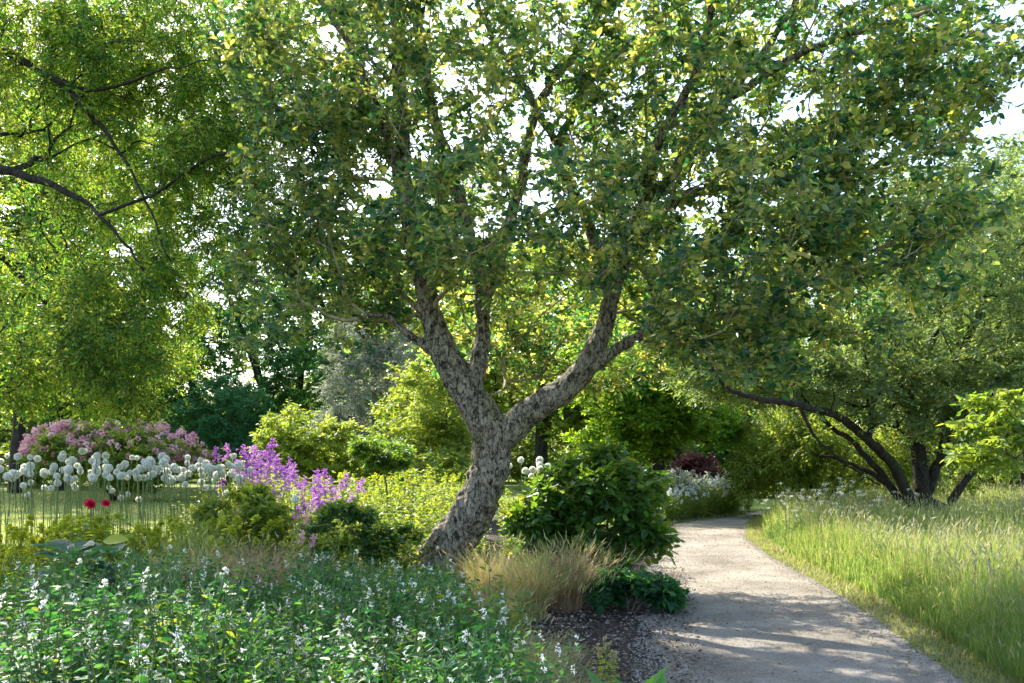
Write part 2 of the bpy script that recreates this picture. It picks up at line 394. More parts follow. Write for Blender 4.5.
n = 2600
y = 4.2+rng.random(n)**1.3*16; u = rng.random(n); u = np.where(rng.random(n) < .6, np.where(rng.random(n) < .5, u*.2-.02, 1.02-u*.2), u)
C = np.c_[xl(y)*(1-u)+xr(y)*u, y, .013+.01*rng.random(n)]; D = rv(n); D[:, 2] *= .2
V, f = leaves(C, D, rv(n, .35)+A([0, 0, 1.]), .03*(.6+.8*rng.random(n)), .016, .3, .2, 'dia')
link('fallen_leaves', mesh_np('fallen_leaves', V, [f], M['litter'], {'rnd': rng.random(n)}), kind='stuff')

# ------------------------------------------------------------------ grass
def blades(B, h, w, lean, mat, name, seed=False, seg=3, bend=.45):
    """B bases; arching blades; optional seed heads"""
    n = len(B); a = rng.random(n)*6.28; d = np.c_[np.cos(a), np.sin(a), np.zeros(n)]
    h = np.broadcast_to(h, (n,)); lean = np.broadcast_to(lean, (n,))
    side = np.cross(d, A([0, 0, 1.])); ang = rng.random(n)*6.28
    side = nrm(side*np.cos(ang)[:, None]+d*np.sin(ang)[:, None]*.6+1e-4)
    rows = []
    for k in range(seg+1):
        t = k/seg
        c = B + d*(h*lean*(t**1.8))[:, None] + A([0, 0, 1.])*(h*(t-bend*lean*t**2.4))[:, None]
        ww = (w*(1-t**1.6)*.5+.0004)
        ww = np.broadcast_to(ww, (n,))[:, None]
        rows += [c-side*ww, c+side*ww]
    m = 2*(seg+1); V = np.stack(rows, 1).reshape(-1, 3); b = np.arange(n)[:, None]*m
    f = np.stack([b+A([2*k, 2*k+1, 2*k+3, 2*k+2]) for k in range(seg)], 1).reshape(-1, 4)
    tipc = rows[-1]
    return V, f, tipc, d
def grassmesh(name, B, h, w, lean, mat, seg=3, seedfrac=0, seedlen=.08, seedw=.012, rn=None, bend=.45, seedmat=None):
    V, f, tip, d = blades(B, h, w, lean, mat, name, seg=seg, bend=bend)
    r = rng.random(len(B)) if rn is None else rn
    parts = [(V, f)]; at = [np.repeat(r, seg)]; mi = [np.zeros(len(f))]
    if seedfrac:
        k = rng.random(len(B)) < seedfrac
        dd = d[k]*.5+A([0, 0, .8])+rv(k.sum(), .2)
        sv, sf = leaves(tip[k]-nrm(dd)*seedlen*.5, dd, rv(k.sum()), seedlen*(.6+.7*rng.random(k.sum())), seedw, .3, .2, 'dia')
        parts.append((sv, sf)); at.append(.75+.25*rng.random(len(sf))); mi.append(np.ones(len(sf)))
    Vv, Ff = join(parts)
    return mesh_np(name, Vv, Ff, [mat, seedmat or mat], {'rnd': np.concatenate(at)}, matidx=np.concatenate(mi))
def hf(x, y):  # patchy height field 0..1
    return .5+.25*np.sin(x*1.3+y*.7)+.25*np.sin(x*.5-y*1.1+2)+.15*np.sin(x*3.1+1)*np.sin(y*2.7)
n = 230000
Y = 4.6+(rng.random(n)**1.5)*30; off = rng.random(n)**1.1
wd = 3+Y*.58
X = xr(Y)+.25+off*wd
patch = hf(X, Y)
h = (.36+.40*patch)*np.clip(.3+(X-xr(Y)-.2)*1.3, .16, 1)*(.6+.7*rng.random(n))
w = .0055+.0005*Y*(.5+rng.random(n))
rn = np.clip(.45*rng.random(n)+.35*patch+.2*rng.random(n)**3, 0, 1)
B = np.c_[X, Y, np.zeros(n)]
me = grassmesh('meadow_grass', B, h, w, .08+.75*rng.random(n)**1.8, M['grass'], 3, .14, .07, .012, rn, seedmat=M['straw'])
link('meadow_grass', me, kind='stuff')
n = 11000
Y = 5.5+(rng.random(n)**1.2)*22; X = xr(Y)+.6+rng.random(n)**1.1*(3+Y*.58)
me = grassmesh('meadow_seed_stems', np.c_[X, Y, np.zeros(n)], (.62+.25*hf(X, Y))*(.75+.4*rng.random(n)), .003+.0003*Y, .05+.3*rng.random(n), M['straw'], 3, .85, .10, .018, .3+.6*rng.random(n), seedmat=M['seed'])
link('meadow_seed_heads', me, kind='stuff')
# short verge along the path both sides (far part left)
n = 26000
Y = 4+rng.random(n)**1.4*22; s = rng.random(n)
X = np.where(rng.random(n) < .8, xr(Y)-.1+.75*s**1.2, xl(Y)+.05-.25*s)
k = ~((X < 2.2) & (Y < 15)); X, Y = X[k], Y[k]; n = len(X)
me = grassmesh('path_verge_grass', np.c_[X, Y, np.zeros(n)], .03+.09*rng.random(n), .005+.0004*Y, .3+.6*rng.random(n), M['verge'], 2)
link('path_verge_grass', me, kind='stuff')
# lawn blades on the strip behind the alliums
n = 60000
Y = 15+rng.random(n)*24; X = P(0, 0, 1)[0]*Y*1.05+rng.random(n)*(Y*.42)
me = grassmesh('lawn_grass', np.c_[X, Y, np.zeros(n)], .035+.04*rng.random(n), .012+.0006*Y, .3+.6*rng.random(n), M['grass'], 2, rn=.45+.5*rng.random(n))
link('lawn_grass', me, kind='stuff')

# ------------------------------------------------------------------ MAIN TREE
def pl(rows): return [(*P(a, b, y), r) for a, b, y, r in rows]
sk = Skel()
limbs = [
 pl([(412, 625, 10.2, 0.386), (424, 590, 10.2, 0.304), (447, 550, 10.15, 0.253), (475, 505, 10.1, 0.230), (491, 460, 10.05, 0.221), (489, 425, 10, 0.230)]),
 pl([(491, 432, 10, 0.221), (466, 388, 10, 0.189), (441, 345, 9.95, 0.152), (427, 298, 9.9, 0.120), (414, 245, 9.8, 0.099), (404, 185, 9.7, 0.087), (402, 110, 9.7, 0.078), (396, 30, 9.7, 0.064), (388, -60, 9.7, 0.055), (370, -160, 9.7, 0.037)]),
 pl([(470, 393, 10, 0.138), (482, 345, 10.1, 0.092), (481, 300, 10.15, 0.078), (474, 250, 10.2, 0.074), (456, 185, 10.2, 0.072), (434, 120, 10.2, 0.064), (420, 40, 10.2, 0.069), (408, -60, 10.3, 0.046)]),
 pl([(483, 310, 10.15, 0.083), (500, 250, 10.3, 0.078), (520, 190, 10.5, 0.069), (536, 110, 10.7, 0.055), (590, 30, 10.9, 0.046), (640, -70, 11, 0.032)]),
 pl([(498, 438, 10, 0.184), (530, 412, 9.95, 0.161), (563, 391, 9.9, 0.147), (588, 365, 9.85, 0.138), (604, 325, 9.8, 0.103), (617, 280, 9.7, 0.085), (640, 215, 9.6, 0.072), (688, 155, 9.4, 0.063), (735, 90, 9.3, 0.051), (785, 20, 9.1, 0.037), (830, -70, 9, 0.032)]),
 pl([(586, 372, 9.85, 0.078), (612, 352, 9.7, 0.064), (640, 335, 9.5, 0.055), (678, 319, 9.3, 0.051), (722, 314, 9.1, 0.046), (775, 300, 8.9, 0.037), (830, 270, 8.7, 0.028), (890, 245, 8.5, 0.018)]),
 pl([(622, 265, 9.7, 0.069), (655, 215, 9.6, 0.064), (700, 190, 9.4, 0.055), (752, 187, 9.2, 0.046), (820, 168, 9, 0.037), (900, 130, 8.7, 0.028), (960, 90, 8.5, 0.014)]),
 pl([(612, 295, 9.7, 0.069), (585, 215, 9.9, 0.064), (560, 150, 10.1, 0.055), (590, 70, 10.3, 0.046), (600, -40, 10.5, 0.028)]),
 pl([(560, 150, 10.1, 0.046), (520, 80, 10, 0.041), (480, 10, 9.9, 0.032), (470, -60, 9.8, 0.018)]),
 pl([(429, 350, 9.95, 0.055), (404, 330, 9.9, 0.041), (378, 314, 9.8, 0.032), (345, 322, 9.7, 0.023), (300, 300, 9.6, 0.013)]),
 pl([(410, 230, 9.8, 0.055), (385, 130, 9.5, 0.046), (355, 60, 9.2, 0.037), (310, -20, 9, 0.028)]),
 pl([(640, 215, 9.6, 0.055), (660, 140, 8.9, 0.051), (700, 60, 8.2, 0.041), (720, -40, 7.7, 0.028)]),
 pl([(735, 95, 9.3, 0.051), (790, 60, 8.8, 0.041), (860, 30, 8.3, 0.028), (930, 10, 7.9, 0.017)]),
]
for l in limbs: sk.limb(l, seg=.1, wob=.012)
nlimb = len(sk.p); thickp = A(sk.p).copy(); thickr = A(sk.r).copy(); thickpar = A(sk.par).copy()
T = np.vstack([
 ell(230, P(430, 60, 10), (1.9, 2.2, 1.3), lumps=28, lr=.42),
 ell(260, P(590, 50, 9.8), (1.9, 2.4, 1.3), lumps=28, lr=.42),
 ell(300, P(770, 70, 9.2), (1.8, 2.0, 1.25), lumps=28, lr=.42),
 ell(130, P(940, 55, 8.4), (.85, 1.0, .65), lumps=18, lr=.42),
 ell(170, P(550, 225, 9.0), (1.7, 1.3, .62), lumps=22, lr=.42),
 ell(220, P(710, 245, 9.0), (1.3, 1.6, .95), lumps=24, lr=.42),
 ell(200, P(850, 235, 8.9), (1.15, 1.4, .95), lumps=20, lr=.42),
 ell(60, P(730, 350, 8.9), (.9, .8, .28), lumps=14, lr=.42),
 ell(110, P(320, 170, 10), (.7, 1.2, 1.0), lumps=14, lr=.42),
 ell(75, P(300, 290, 10.2), (.8, .9, .9), lumps=16, lr=.42),
 ell(150, P(330, 50, 10), (1.1, 1.6, .9), lumps=18, lr=.42),
 ell(60, P(400, 270, 10.8), (.8, .8, .6), lumps=12, lr=.42),
 ell(170, P(560, 330, 11.8), (1.9, .8, .75), lumps=18, lr=.42),
 ell(170, P(500, -130, 10), (3.2, 3.0, 1.3), lumps=36, lr=.42),
 ell(130, P(740, -110, 9.4), (2.6, 2.8, 1.2), lumps=28, lr=.42),
])
T = T[T[:, 2] > 1.75]
tx, ty = 512+T[:, 0]*F/T[:, 1], HY-(T[:, 2]-H)*F/T[:, 1]
T = T[~((tx > 545) & (tx < 650) & (ty > 285) & (ty < 400) & (T[:, 1] < 10))]
sk.grow(T, tip=.0042, seg=.2, bal=.32, up=.12, wob=.10, minlen=2.0)
oak = empty('cork_oak', P(441, 602, 10.2)*A([1, 1, 0]), 'large cork oak with leaning furrowed trunk forking beside the gravel path', 'tree')
base = A(oak.location)
# thick limbs: closed tubes fused by a voxel remesh, then furrowed
idx = np.arange(1, nlimb); thick = (thickr[idx] > .026)
idx = idx[thick & (thickpar[idx] >= 0)]; pp = thickpar[idx]
main = pp == idx-1
R0 = np.where(main, thickr[pp], np.minimum(thickr[pp], thickr[idx]))
def capsules(P0, P1, R0, R1, sides=12):
    d = nrm(P1-P0); e = .25
    V, f = tubes(P0-d*(R0*e)[:, None], P1+d*(R1*e)[:, None], R0, R1, sides)
    n = len(P0); b = np.arange(n)[:, None]*2*sides
    c0 = b+np.arange(sides)[::-1]; c1 = b+sides+np.arange(sides)
    return V, f, c0, c1
V, f, c0, c1 = capsules(thickp[pp], thickp[idx], R0, thickr[idx])
tm = mesh_np('trunk_raw', V-base, [f, c0, c1], M['cork'])
to = link('trunk_raw', tm)
md = to.modifiers.new('r', 'REMESH'); md.mode = 'VOXEL'; md.voxel_size = .018
sm = to.modifiers.new('s', 'SMOOTH'); sm.iterations = 6; sm.factor = .6
dg = bpy.context.evaluated_depsgraph_get(); dg.update()
ev = bpy.data.meshes.new_from_object(to.evaluated_get(dg)); ev.name = 'trunk'
bpy.data.objects.remove(to)
from mathutils import noise as mn
nv = len(ev.vertices); co = np.zeros(nv*3, dtype=np.float32); ev.vertices.foreach_get('co', co); co = co.reshape(-1, 3)
no = np.zeros(nv*3, dtype=np.float32); ev.vertices.foreach_get('normal', no); no = no.reshape(-1, 3)
dsp = np.empty(nv, dtype=np.float32)
for i in range(nv):
    x, y, z = co[i]
    w = mn.noise((x*5, y*5, z*2.2))*.3
    v = 1-2.2*abs(mn.noise((x*11+w*3, y*11, z*4.5+w*3)))-abs(mn.noise((x*17, y*17+w*3, z*8)))*.9
    dsp[i] = .45-v*.9+.35*mn.noise((x*26, y*26, z*14))
tck = np.clip((2.6-co[:, 2])/2.2, .25, 1)
co += no*((np.tanh(dsp)*.8-.15)*.062*tck)[:, None]
ev.vertices.foreach_set('co', co.ravel()); ev.polygons.foreach_set('use_smooth', np.ones(len(ev.polygons), dtype=bool))
ev.materials.clear(); ev.materials.append(M['cork']); ev.update()
link('trunk', ev, oak)
V, Fs = sk.tube(1, 5, skip=idx)
link('branches', mesh_np('branches', V-base, Fs, M['twig'], smooth=True), oak)
tips = sk.p[sk.tips]; mids = sk.p[np.maximum(sk.par[sk.tips], 0)]
cm = crownmesh('crown', np.vstack([tips, (tips+mids)/2])-base, M['oak_leaf'], k=5, R=.23, m=5, L=.072, W=.042, droop=.12, up=.1, flat=.8, twigmat=M['twig'], fold=.3, nz=.45, twigr=.0036)
link('crown', cm, oak)

# ------------------------------------------------------------------ LEFT TREE (trunk off frame, black limbs reaching in)
limbs = [
 pl([(-190, 640, 11.5, 0.255), (-175, 480, 11.5, 0.212), (-150, 300, 11.5, 0.187), (-120, 180, 11.6, 0.170), (-90, 40, 11.7, 0.136), (-40, -120, 11.8, 0.062)]),
 pl([(-140, 250, 11.5, 0.111), (-60, 185, 11.2, 0.068), (0, 170, 11, 0.059), (30, 178, 10.9, 0.050), (55, 186, 10.8, 0.043), (100, 215, 10.6, 0.025), (160, 290, 10.4, 0.012)]),
 pl([(-130, 200, 11.6, 0.102), (-60, 60, 11.4, 0.062), (0, 52, 11.2, 0.053), (45, 75, 11, 0.043), (75, 95, 10.9, 0.037), (130, 170, 10.7, 0.022), (170, 260, 10.4, 0.011)]),
 pl([(45, 75, 11, 0.031), (90, 90, 10.8, 0.025), (155, 73, 10.6, 0.014), (210, 60, 10.4, 0.007)]),
 pl([(-150, 300, 11.5, 0.111), (-60, 235, 11.8, 0.062), (0, 255, 11.9, 0.046), (32, 290, 12, 0.037), (70, 330, 12, 0.022), (110, 390, 11.9, 0.009)]),
 pl([(100, 215, 10.6, 0.022), (152, 195, 10.5, 0.020), (190, 170, 10.4, 0.019), (215, 155, 10.3, 0.016), (252, 160, 10.2, 0.010), (290, 190, 10, 0.006)]),
 pl([(-120, 180, 11.6, 0.102), (-30, -20, 11.8, 0.062), (80, -60, 11.8, 0.050), (200, -60, 11.6, 0.031), (290, -10, 11.3, 0.015)]),
 pl([(32, 290, 12, 0.025), (50, 350, 12.2, 0.019), (20, 400, 12.4, 0.009)]),
]
T = np.vstack([
 ell(560, P(60, 300, 12.2), (1.7, 1.7, 1.3), lumps=20, lr=.45),
 ell(600, P(80, 120, 12.4), (1.9, 1.8, 1.2), lumps=18, lr=.45),
 ell(500, P(190, 60, 12.2), (1.6, 1.6, 1.1), lumps=14, lr=.45),
 ell(260, P(240, 200, 11.2), (.95, 1.2, .85), lumps=10, lr=.45),
 ell(200, P(140, 330, 11), (.75, 1.0, .85), lumps=10, lr=.45),
 ell(80, P(-100, 200, 11.5), (1.6, 2, 2.2), lumps=10),
 ell(260, (-7.2, 12.6, 8.8), (4.2, 3.0, 1.5), lumps=40, lr=.4),
 ell(130, (-4.4, 12.0, 9.0), (2.6, 2.4, 1.2), lumps=20, lr=.4),
 ell(60, P(60, -100, 11.5), (3, 2, .9), lumps=10),
])
T = T[T[:, 2] > 1.9]
plant_tree('fine_leaved_tree', 'tall tree with fine bright leaves and black limbs reaching in from the left edge', 'tree', limbs, T, M['locust_leaf'], M['dark_bark'],
           leaf=dict(k=4, R=.32, m=10, L=.062, W=.022, droop=.5, up=0, flat=.7, shape='dia', nz=.5, twigr=.0032), tip=.004, minlen=2.0, bal=.3, up=.1, wob=.12)

# ------------------------------------------------------------------ generic trees and shrubs by blobs
def simple(name, label, cat, px, Y, blobs, lm, bm, r0=.15, stems=1, group=None, leaf=None, tip=.006, seg=.3, minlen=None, lump=True, up=.12, top=None, **kw):
    """blobs: (px,py,rx,ry,rz,n) in metres around depth Y"""
    base = A([(px-512)*Y/F, Y, 0.]); T = []
    for b in blobs:
        c = P(b[0], b[1], Y+(b[6] if len(b) > 6 else 0)); T.append(ell(b[5], c, (b[2], b[3], b[4]), lumps=max(4, b[5]//14) if lump else 0, lr=.27))
    T = np.vstack(T); T = T[T[:, 2] > .12]
    ctr = T.mean(0); hi = T[:, 2].max() if top is None else top
    limbs = []
    if stems == 1:
        limbs.append([(*base, r0), (*(base*.8+A([ctr[0], ctr[1], 0])*.2+A([0, 0, hi*.2])), r0*.85), (*(base*.5+A([ctr[0], ctr[1], 0])*.5+A([0, 0, hi*.5])), r0*.6), (ctr[0], ctr[1], hi*.85, r0*.2)])
    else:
        for s in range(stems):
            a = s*6.28/stems+rng.random(); q = ctr + A([math.cos(a), math.sin(a), 0])*T.std(0)*.8
            b0 = base+A([math.cos(a), math.sin(a), 0])*r0*1.2; b0[2] = 0
            limbs.append([(*b0, r0*.5), (*(b0*.7+q*.3), r0*.42), (*(b0*.3+q*.7), r0*.3), (q[0], q[1], max(q[2], hi*.7), r0*.12)])
    if minlen is None: minlen = hi*.18
    return plant_tree(name, label, cat, limbs, T, lm, bm, group=group, leaf=leaf, tip=tip, seg=seg, minlen=minlen, up=up, limbseg=.25 if hi > 3 else .1,
                      trunkname='trunk' if cat == 'tree' else 'stems', crownname='crown' if cat == 'tree' else 'foliage', **kw)
far = dict(k=5, R=.55, m=8, L=.22, W=.11, shape='dia', nz=.5, droop=.15, mid=True)
mid_ = dict(k=5, R=.35, m=8, L=.12, W=.06, shape='dia', nz=.5, droop=.15)

# -- right multi-stemmed tree
Yr = 19
limbs = [
 pl([(925, 535, Yr, 0.225), (922, 500, Yr, 0.180), (918, 450, Yr, 0.150), (905, 390, Yr, 0.128), (880, 330, Yr, 0.098), (850, 260, Yr, 0.060), (830, 190, Yr, 0.030)]),
 pl([(912, 505, Yr, 0.128), (893, 465, Yr-.6, 0.105), (868, 440, Yr-1.2, 0.090), (840, 418, Yr-1.8, 0.079), (800, 405, Yr-2.4, 0.068), (760, 399, Yr-2.9, 0.053), (725, 385, Yr-3.1, 0.038), (700, 340, Yr-3.2, 0.022)]),
 pl([(925, 500, Yr, 0.120), (945, 440, Yr, 0.105), (955, 370, Yr+.2, 0.083), (985, 300, Yr+.3, 0.060), (1010, 220, Yr+.4, 0.038)]),
 pl([(900, 500, Yr, 0.090), (878, 470, Yr+.2, 0.075), (850, 440, Yr+.3, 0.053), (825, 420, Yr+.4, 0.038), (790, 360, Yr+.4, 0.022)]),
 pl([(948, 510, Yr-.2, 0.098), (965, 480, Yr-.2, 0.083), (990, 455, Yr-.2, 0.068), (1030, 420, Yr, 0.045), (1080, 350, Yr, 0.030)]),
 pl([(905, 395, Yr, 0.090), (930, 345, Yr+.2, 0.075), (950, 280, Yr+.4, 0.053), (940, 200, Yr+.5, 0.030)]),
 pl([(905, 505, Yr+.1, 0.075), (882, 480, Yr+.1, 0.060), (846, 462, Yr+.1, 0.038), (812, 452, Yr, 0.022)]),
 pl([(800, 405, Yr-2.4, 0.038), (818, 440, Yr-2, 0.026), (855, 470, Yr-1, 0.022), (880, 485, Yr-.5, 0.015)]),
]
T = np.vstack([
 ell(420, P(880, 290, Yr), (3.4, 2.6, 2.2), lumps=24, lr=.38),
 ell(330, P(980, 330, Yr), (2.4, 2.4, 2.6), lumps=18, lr=.38),
 ell(220, P(990, 230, Yr+1), (2.0, 2.0, 1.6), lumps=12, lr=.38),
 ell(110, P(915, 390, Yr-1.6), (2.6, .8, .6), lumps=14, lr=.38),
 ell(220, P(770, 355, Yr-.8), (2.0, 1.8, .85), lumps=12, lr=.38),
])
plant_tree('spreading_tree', 'dark multi-stemmed spreading tree rising from the long grass right of the path', 'tree', limbs, T, M['willow_leaf'], M['dark_bark'],
           leaf=dict(k=5, R=.4, m=10, L=.10, W=.035, shape='dia', nz=.5, droop=.3), tip=.007, seg=.35, minlen=1.6)
# -- willow to the right, hazier
simple('willow_tree', 'hazy grey-green tree behind the spreading tree at the right edge', 'tree', 1030, 30, [(1010, 230, 3.6, 3, 3.2, 260), (1000, 330, 4, 3, 3, 240), (1060, 400, 4, 3, 2.2, 150)], M['willow_leaf'], M['dark_bark'], .3,
       leaf=dict(k=5, R=.6, m=10, L=.18, W=.06, shape='dia', nz=.4, droop=.5))
# -- bright leafy sapling at right edge
simple('leafy_sapling', 'young sapling with bright arching leaves over the meadow at the right edge', 'sapling', 1075, 12,
       [(1010, 405, .55, .5, .35, 30), (985, 435, .55, .5, .22, 20), (1060, 400, .7, .6, .6, 40), (975, 458, .35, .3, .12, 9)], M['herb_leaf'], M['grey_bark'], .05,
       leaf=dict(k=3, R=.2, m=6, L=.11, W=.05, shape='hex', nz=.9, droop=.35, fold=.2), tip=.004, seg=.2)
# -- arching pale shrub beneath it
simple('arching_shrub', 'pale arching shrub with drooping sprays between path bend and spreading tree', 'shrub', 820, 23, [(790, 440, 1.5, 1.2, .9, 150), (850, 445, 2.0, 1.2, .9, 170), (930, 455, 2.4, 1.4, .8, 140), (765, 470, .8, .9, .5, 70)], M['gold_leaf'], M['dark_bark'], .1, stems=6,
       leaf=dict(k=5, R=.45, m=10, L=.085, W=.04, shape='dia', nz=.8, droop=.7), top=2.8)
simple('hedge_shrub', 'low dark shrub mass behind the spreading tree trunks', 'shrub', 1000, 33, [(960, 455, 4.0, 1.5, 1.6, 240), (1060, 470, 4, 1.5, 1.5, 140), (860, 460, 3, 1.4, 1.5, 140)], M['wood_leaf'], M['dark_bark'], .1, stems=7, leaf=mid_, top=3)
# -- trees at the end of the path
simple('field_maple', 'bright green tree hanging over the far bend of the path', 'tree', 660, 24, [(680, 415, 1.7, 1.6, .9, 210), (620, 410, 1.8, 1.6, 1.1, 200), (640, 350, 2.2, 1.8, 1.2, 200), (725, 435, .55, .8, .5, 60)], M['bright_leaf'], M['dark_bark'], .2, leaf=dict(k=5, R=.38, m=9, L=.11, W=.065, shape='dia', nz=.5, droop=.2))
simple('purple_shrub', 'dark purple-leaved shrub beneath the bright tree near the path bend', 'shrub', 693, 26, [(692, 468, .55, .5, .42, 60)], M['purple_leaf'], M['dark_bark'], .06, stems=5, leaf=mid_)
simple('dark_yew', 'dark evergreen at the end of the path behind the bend', 'tree', 745, 34, [(750, 440, 1.5, 1.5, 2.2, 260), (725, 470, 1.6, 1.4, 1.2, 140), (770, 390, 2.2, 1.6, 2, 180)], M['maple_leaf'], M['dark_bark'], .25, leaf=mid_)
# -- woodland behind, each tree its own
wood = [
 ('wood_leaf', 'tall woodland tree closing the view behind the oak fork', 470, 46, [(470, 330, 5, 4, 5.5, 420), (460, 250, 4.5, 3, 4.5, 260)]),
 ('gold_leaf', 'sunlit yellow-green tree glowing behind the fork of the oak', 540, 34, [(545, 335, 3.6, 2.6, 3.2, 360), (590, 400, 3.0, 2.0, 1.8, 160)]),
 ('wood_leaf', 'woodland tree behind the bright tree at the path end', 680, 48, [(670, 330, 5, 4, 5.5, 420), (700, 420, 4, 3, 3, 160)]),
 ('wood_leaf', 'tall woodland tree seen through the oak crown above the path', 800, 52, [(790, 290, 6, 4, 7, 460), (810, 420, 5, 3, 3, 160)]),
 ('wood_leaf', 'far woodland tree beyond the meadow behind the spreading tree', 930, 50, [(930, 330, 6, 4, 5.5, 400), (930, 430, 5, 3, 2.5, 150)]),
 ('bright_leaf', 'light green woodland tree left of the oak fork behind silver shrub', 400, 48, [(415, 385, 3.4, 3, 2.8, 260), (385, 330, 2.6, 2.5, 2.2, 120)]),
 ('wood_leaf', 'tall woodland tree behind the fine-leaved tree at upper left', 120, 46, [(90, 250, 6, 4, 7, 430), (140, 380, 6, 3, 4, 260)]),
 ('wood_leaf', 'woodland tree left of the dark maple behind pink shrub', 20, 44, [(20, 400, 4, 3, 3.6, 300)]),
 ('wood_leaf', 'tallest woodland tree filling the sky behind the fine leaves at the left', 60, 40, [(60, 240, 5.5, 4, 6.5, 420), (40, 120, 4.5, 3, 4, 200)]),
 ('wood_leaf', 'woodland tree left of centre behind the oak limbs', 290, 52, [(300, 300, 5, 3, 5.5, 380), (320, 420, 5, 3, 3, 200)]),
 ('wood_leaf', 'low broad woodland tree behind the sunlit border herbs', 460, 54, [(470, 430, 5, 3, 2.6, 260), (380, 440, 4, 3, 2.2, 160)]),
 ('wood_leaf', 'low woodland tree behind the broad-leaved shrub and far maple', 580, 50, [(570, 440, 4.5, 3, 2.4, 260), (640, 450, 3.5, 3, 2.0, 160)]),
 ('wood_leaf', 'low woodland tree at the far left behind the lawn', -20, 50, [(-10, 440, 5, 3, 2.6, 240), (60, 450, 4, 3, 2.2, 160)]),
 ('wood_leaf', 'low woodland tree behind the pink shrub', 160, 54, [(150, 440, 5, 3, 2.8, 240), (240, 440, 5, 3, 2.6, 240)]),
]
for mt, lb, px, Y, bl in wood:
    simple('woodland_tree', lb, 'tree', px, Y, bl, M[mt], M['dark_bark'], .3, group='trees of the wood behind the garden', leaf=far, tip=.012, seg=.6)
# -- dark maple behind left
simple('dark_maple', 'dark green tree with layered boughs behind the pink shrub', 'tree', 290, 41, [(235, 300, 3.2, 2.6, 2.0, 300), (310, 370, 2.4, 2.4, 1.8, 300), (200, 370, 3.0, 2.0, 2.2, 300), (250, 430, 3.6, 2, 1.2, 220), (110, 400, 3.0, 2, 2.2, 240)], M['maple_leaf'], M['dark_bark'], .3, leaf=mid_, minlen=1.5)
simple('blue_green_shrub', 'rounded blue-green shrub below the dark boughs of the maple', 'shrub', 225, 37, [(228, 410, 1.6, 1.4, 1.2, 200), (258, 445, 1.8, 1.4, 1.1, 170), (200, 425, 1.2, 1.2, .9, 90)], M['bluegreen_leaf'], M['dark_bark'], .08, stems=6, leaf=dict(k=5, R=.25, m=8, L=.11, W=.035, shape='dia', nz=.9, up=.3, droop=0))
simple('black_trunked_tree', 'tree with a black trunk standing left of the pink shrub', 'tree', 15, 37, [(10, 330, 3.6, 2, 2.4, 240), (70, 370, 3.0, 1.6, 1.6, 160)], M['locust_leaf'], M['dark_bark'], .3, leaf=mid_)

c = np.c_[-75+150*rng.random(2600), 60+8*rng.random(2600), 0.3+5.5*rng.random(2600)**1.2]
link('distant_wood', crownmesh('distant_wood', c, M['wood_leaf'], k=4, R=.9, m=6, L=.45, W=.26, shape='dia', nz=.4), kind='stuff')
print('trees done')
# ------------------------------------------------------------------ flower heads and herbs
def scatter_sphere(n):
    i = np.arange(n)+.5; ph = np.arccos(1-2*i/n); th = math.pi*(1+5**.5)*i
    return np.c_[np.cos(th)*np.sin(ph), np.sin(th)*np.sin(ph), np.cos(ph)]
def bloomdots(C, size, mat, name, per=5, spread=None, L=.5):
    """small starry florets (per petals) at every C"""
    n = len(C); Cn = np.repeat(C, per, 0); D = rv(n*per)+A([0, 0, .25]); N = rv(n*per)
    s = size*(.7+.6*rng.random(n*per))
    return leaves(Cn, D, N, s, s*.7, .2, .1, 'dia')
# -- pink rhododendron bank
def flower_shrub():
    Y = 31
    blobs = [(120, 458, 2.7, 1.6, 1.15, 330), (75, 452, 1.5, 1.4, .9, 130), (168, 468, 1.15, 1.2, .75, 130)]
    root = simple('pink_flowering_shrub', 'broad mound of pink blossom on the lawn behind the white alliums', 'shrub', 115, Y, blobs, M['herb_leaf'], M['dark_bark'], .1, stems=8, leaf=dict(k=4, R=.28, m=7, L=.13, W=.06, shape='dia', nz=.6, up=.3, droop=0), top=2.4)
    base = A(root.location)
    d = nrm(rv(1500)); d = d[(d[:, 2] > -.15)]
    pts = []
    for b in blobs:
        c = P(b[0], b[1], Y); q = c+d[rng.integers(0, len(d), 330)]*A([b[2], b[3], b[4]])*(.9+.32*rng.random((330, 1))**1.5); pts.append(q)
    C = np.vstack(pts)-base; C = C[C[:, 2] > .35]
    k = 22; Cc = np.repeat(C, k, 0); dd = nrm(rv(len(Cc))+A([0, 0, .4])); 
    V, f = leaves(Cc+dd*.04, dd, rv(len(Cc)), .085*(.7+.6*rng.random(len(Cc))), .075, .2, .1, 'dia')
    cl = np.repeat(np.clip(rng.random(len(C))*.7+.3*rng.random(), 0, 1), k)
    link('blossom', mesh_np('blossom', V, [f], M['pink_petal'], {'rnd': np.clip(cl+.2*rng.normal(size=len(cl)), 0, 1)}), root)
flower_shrub()

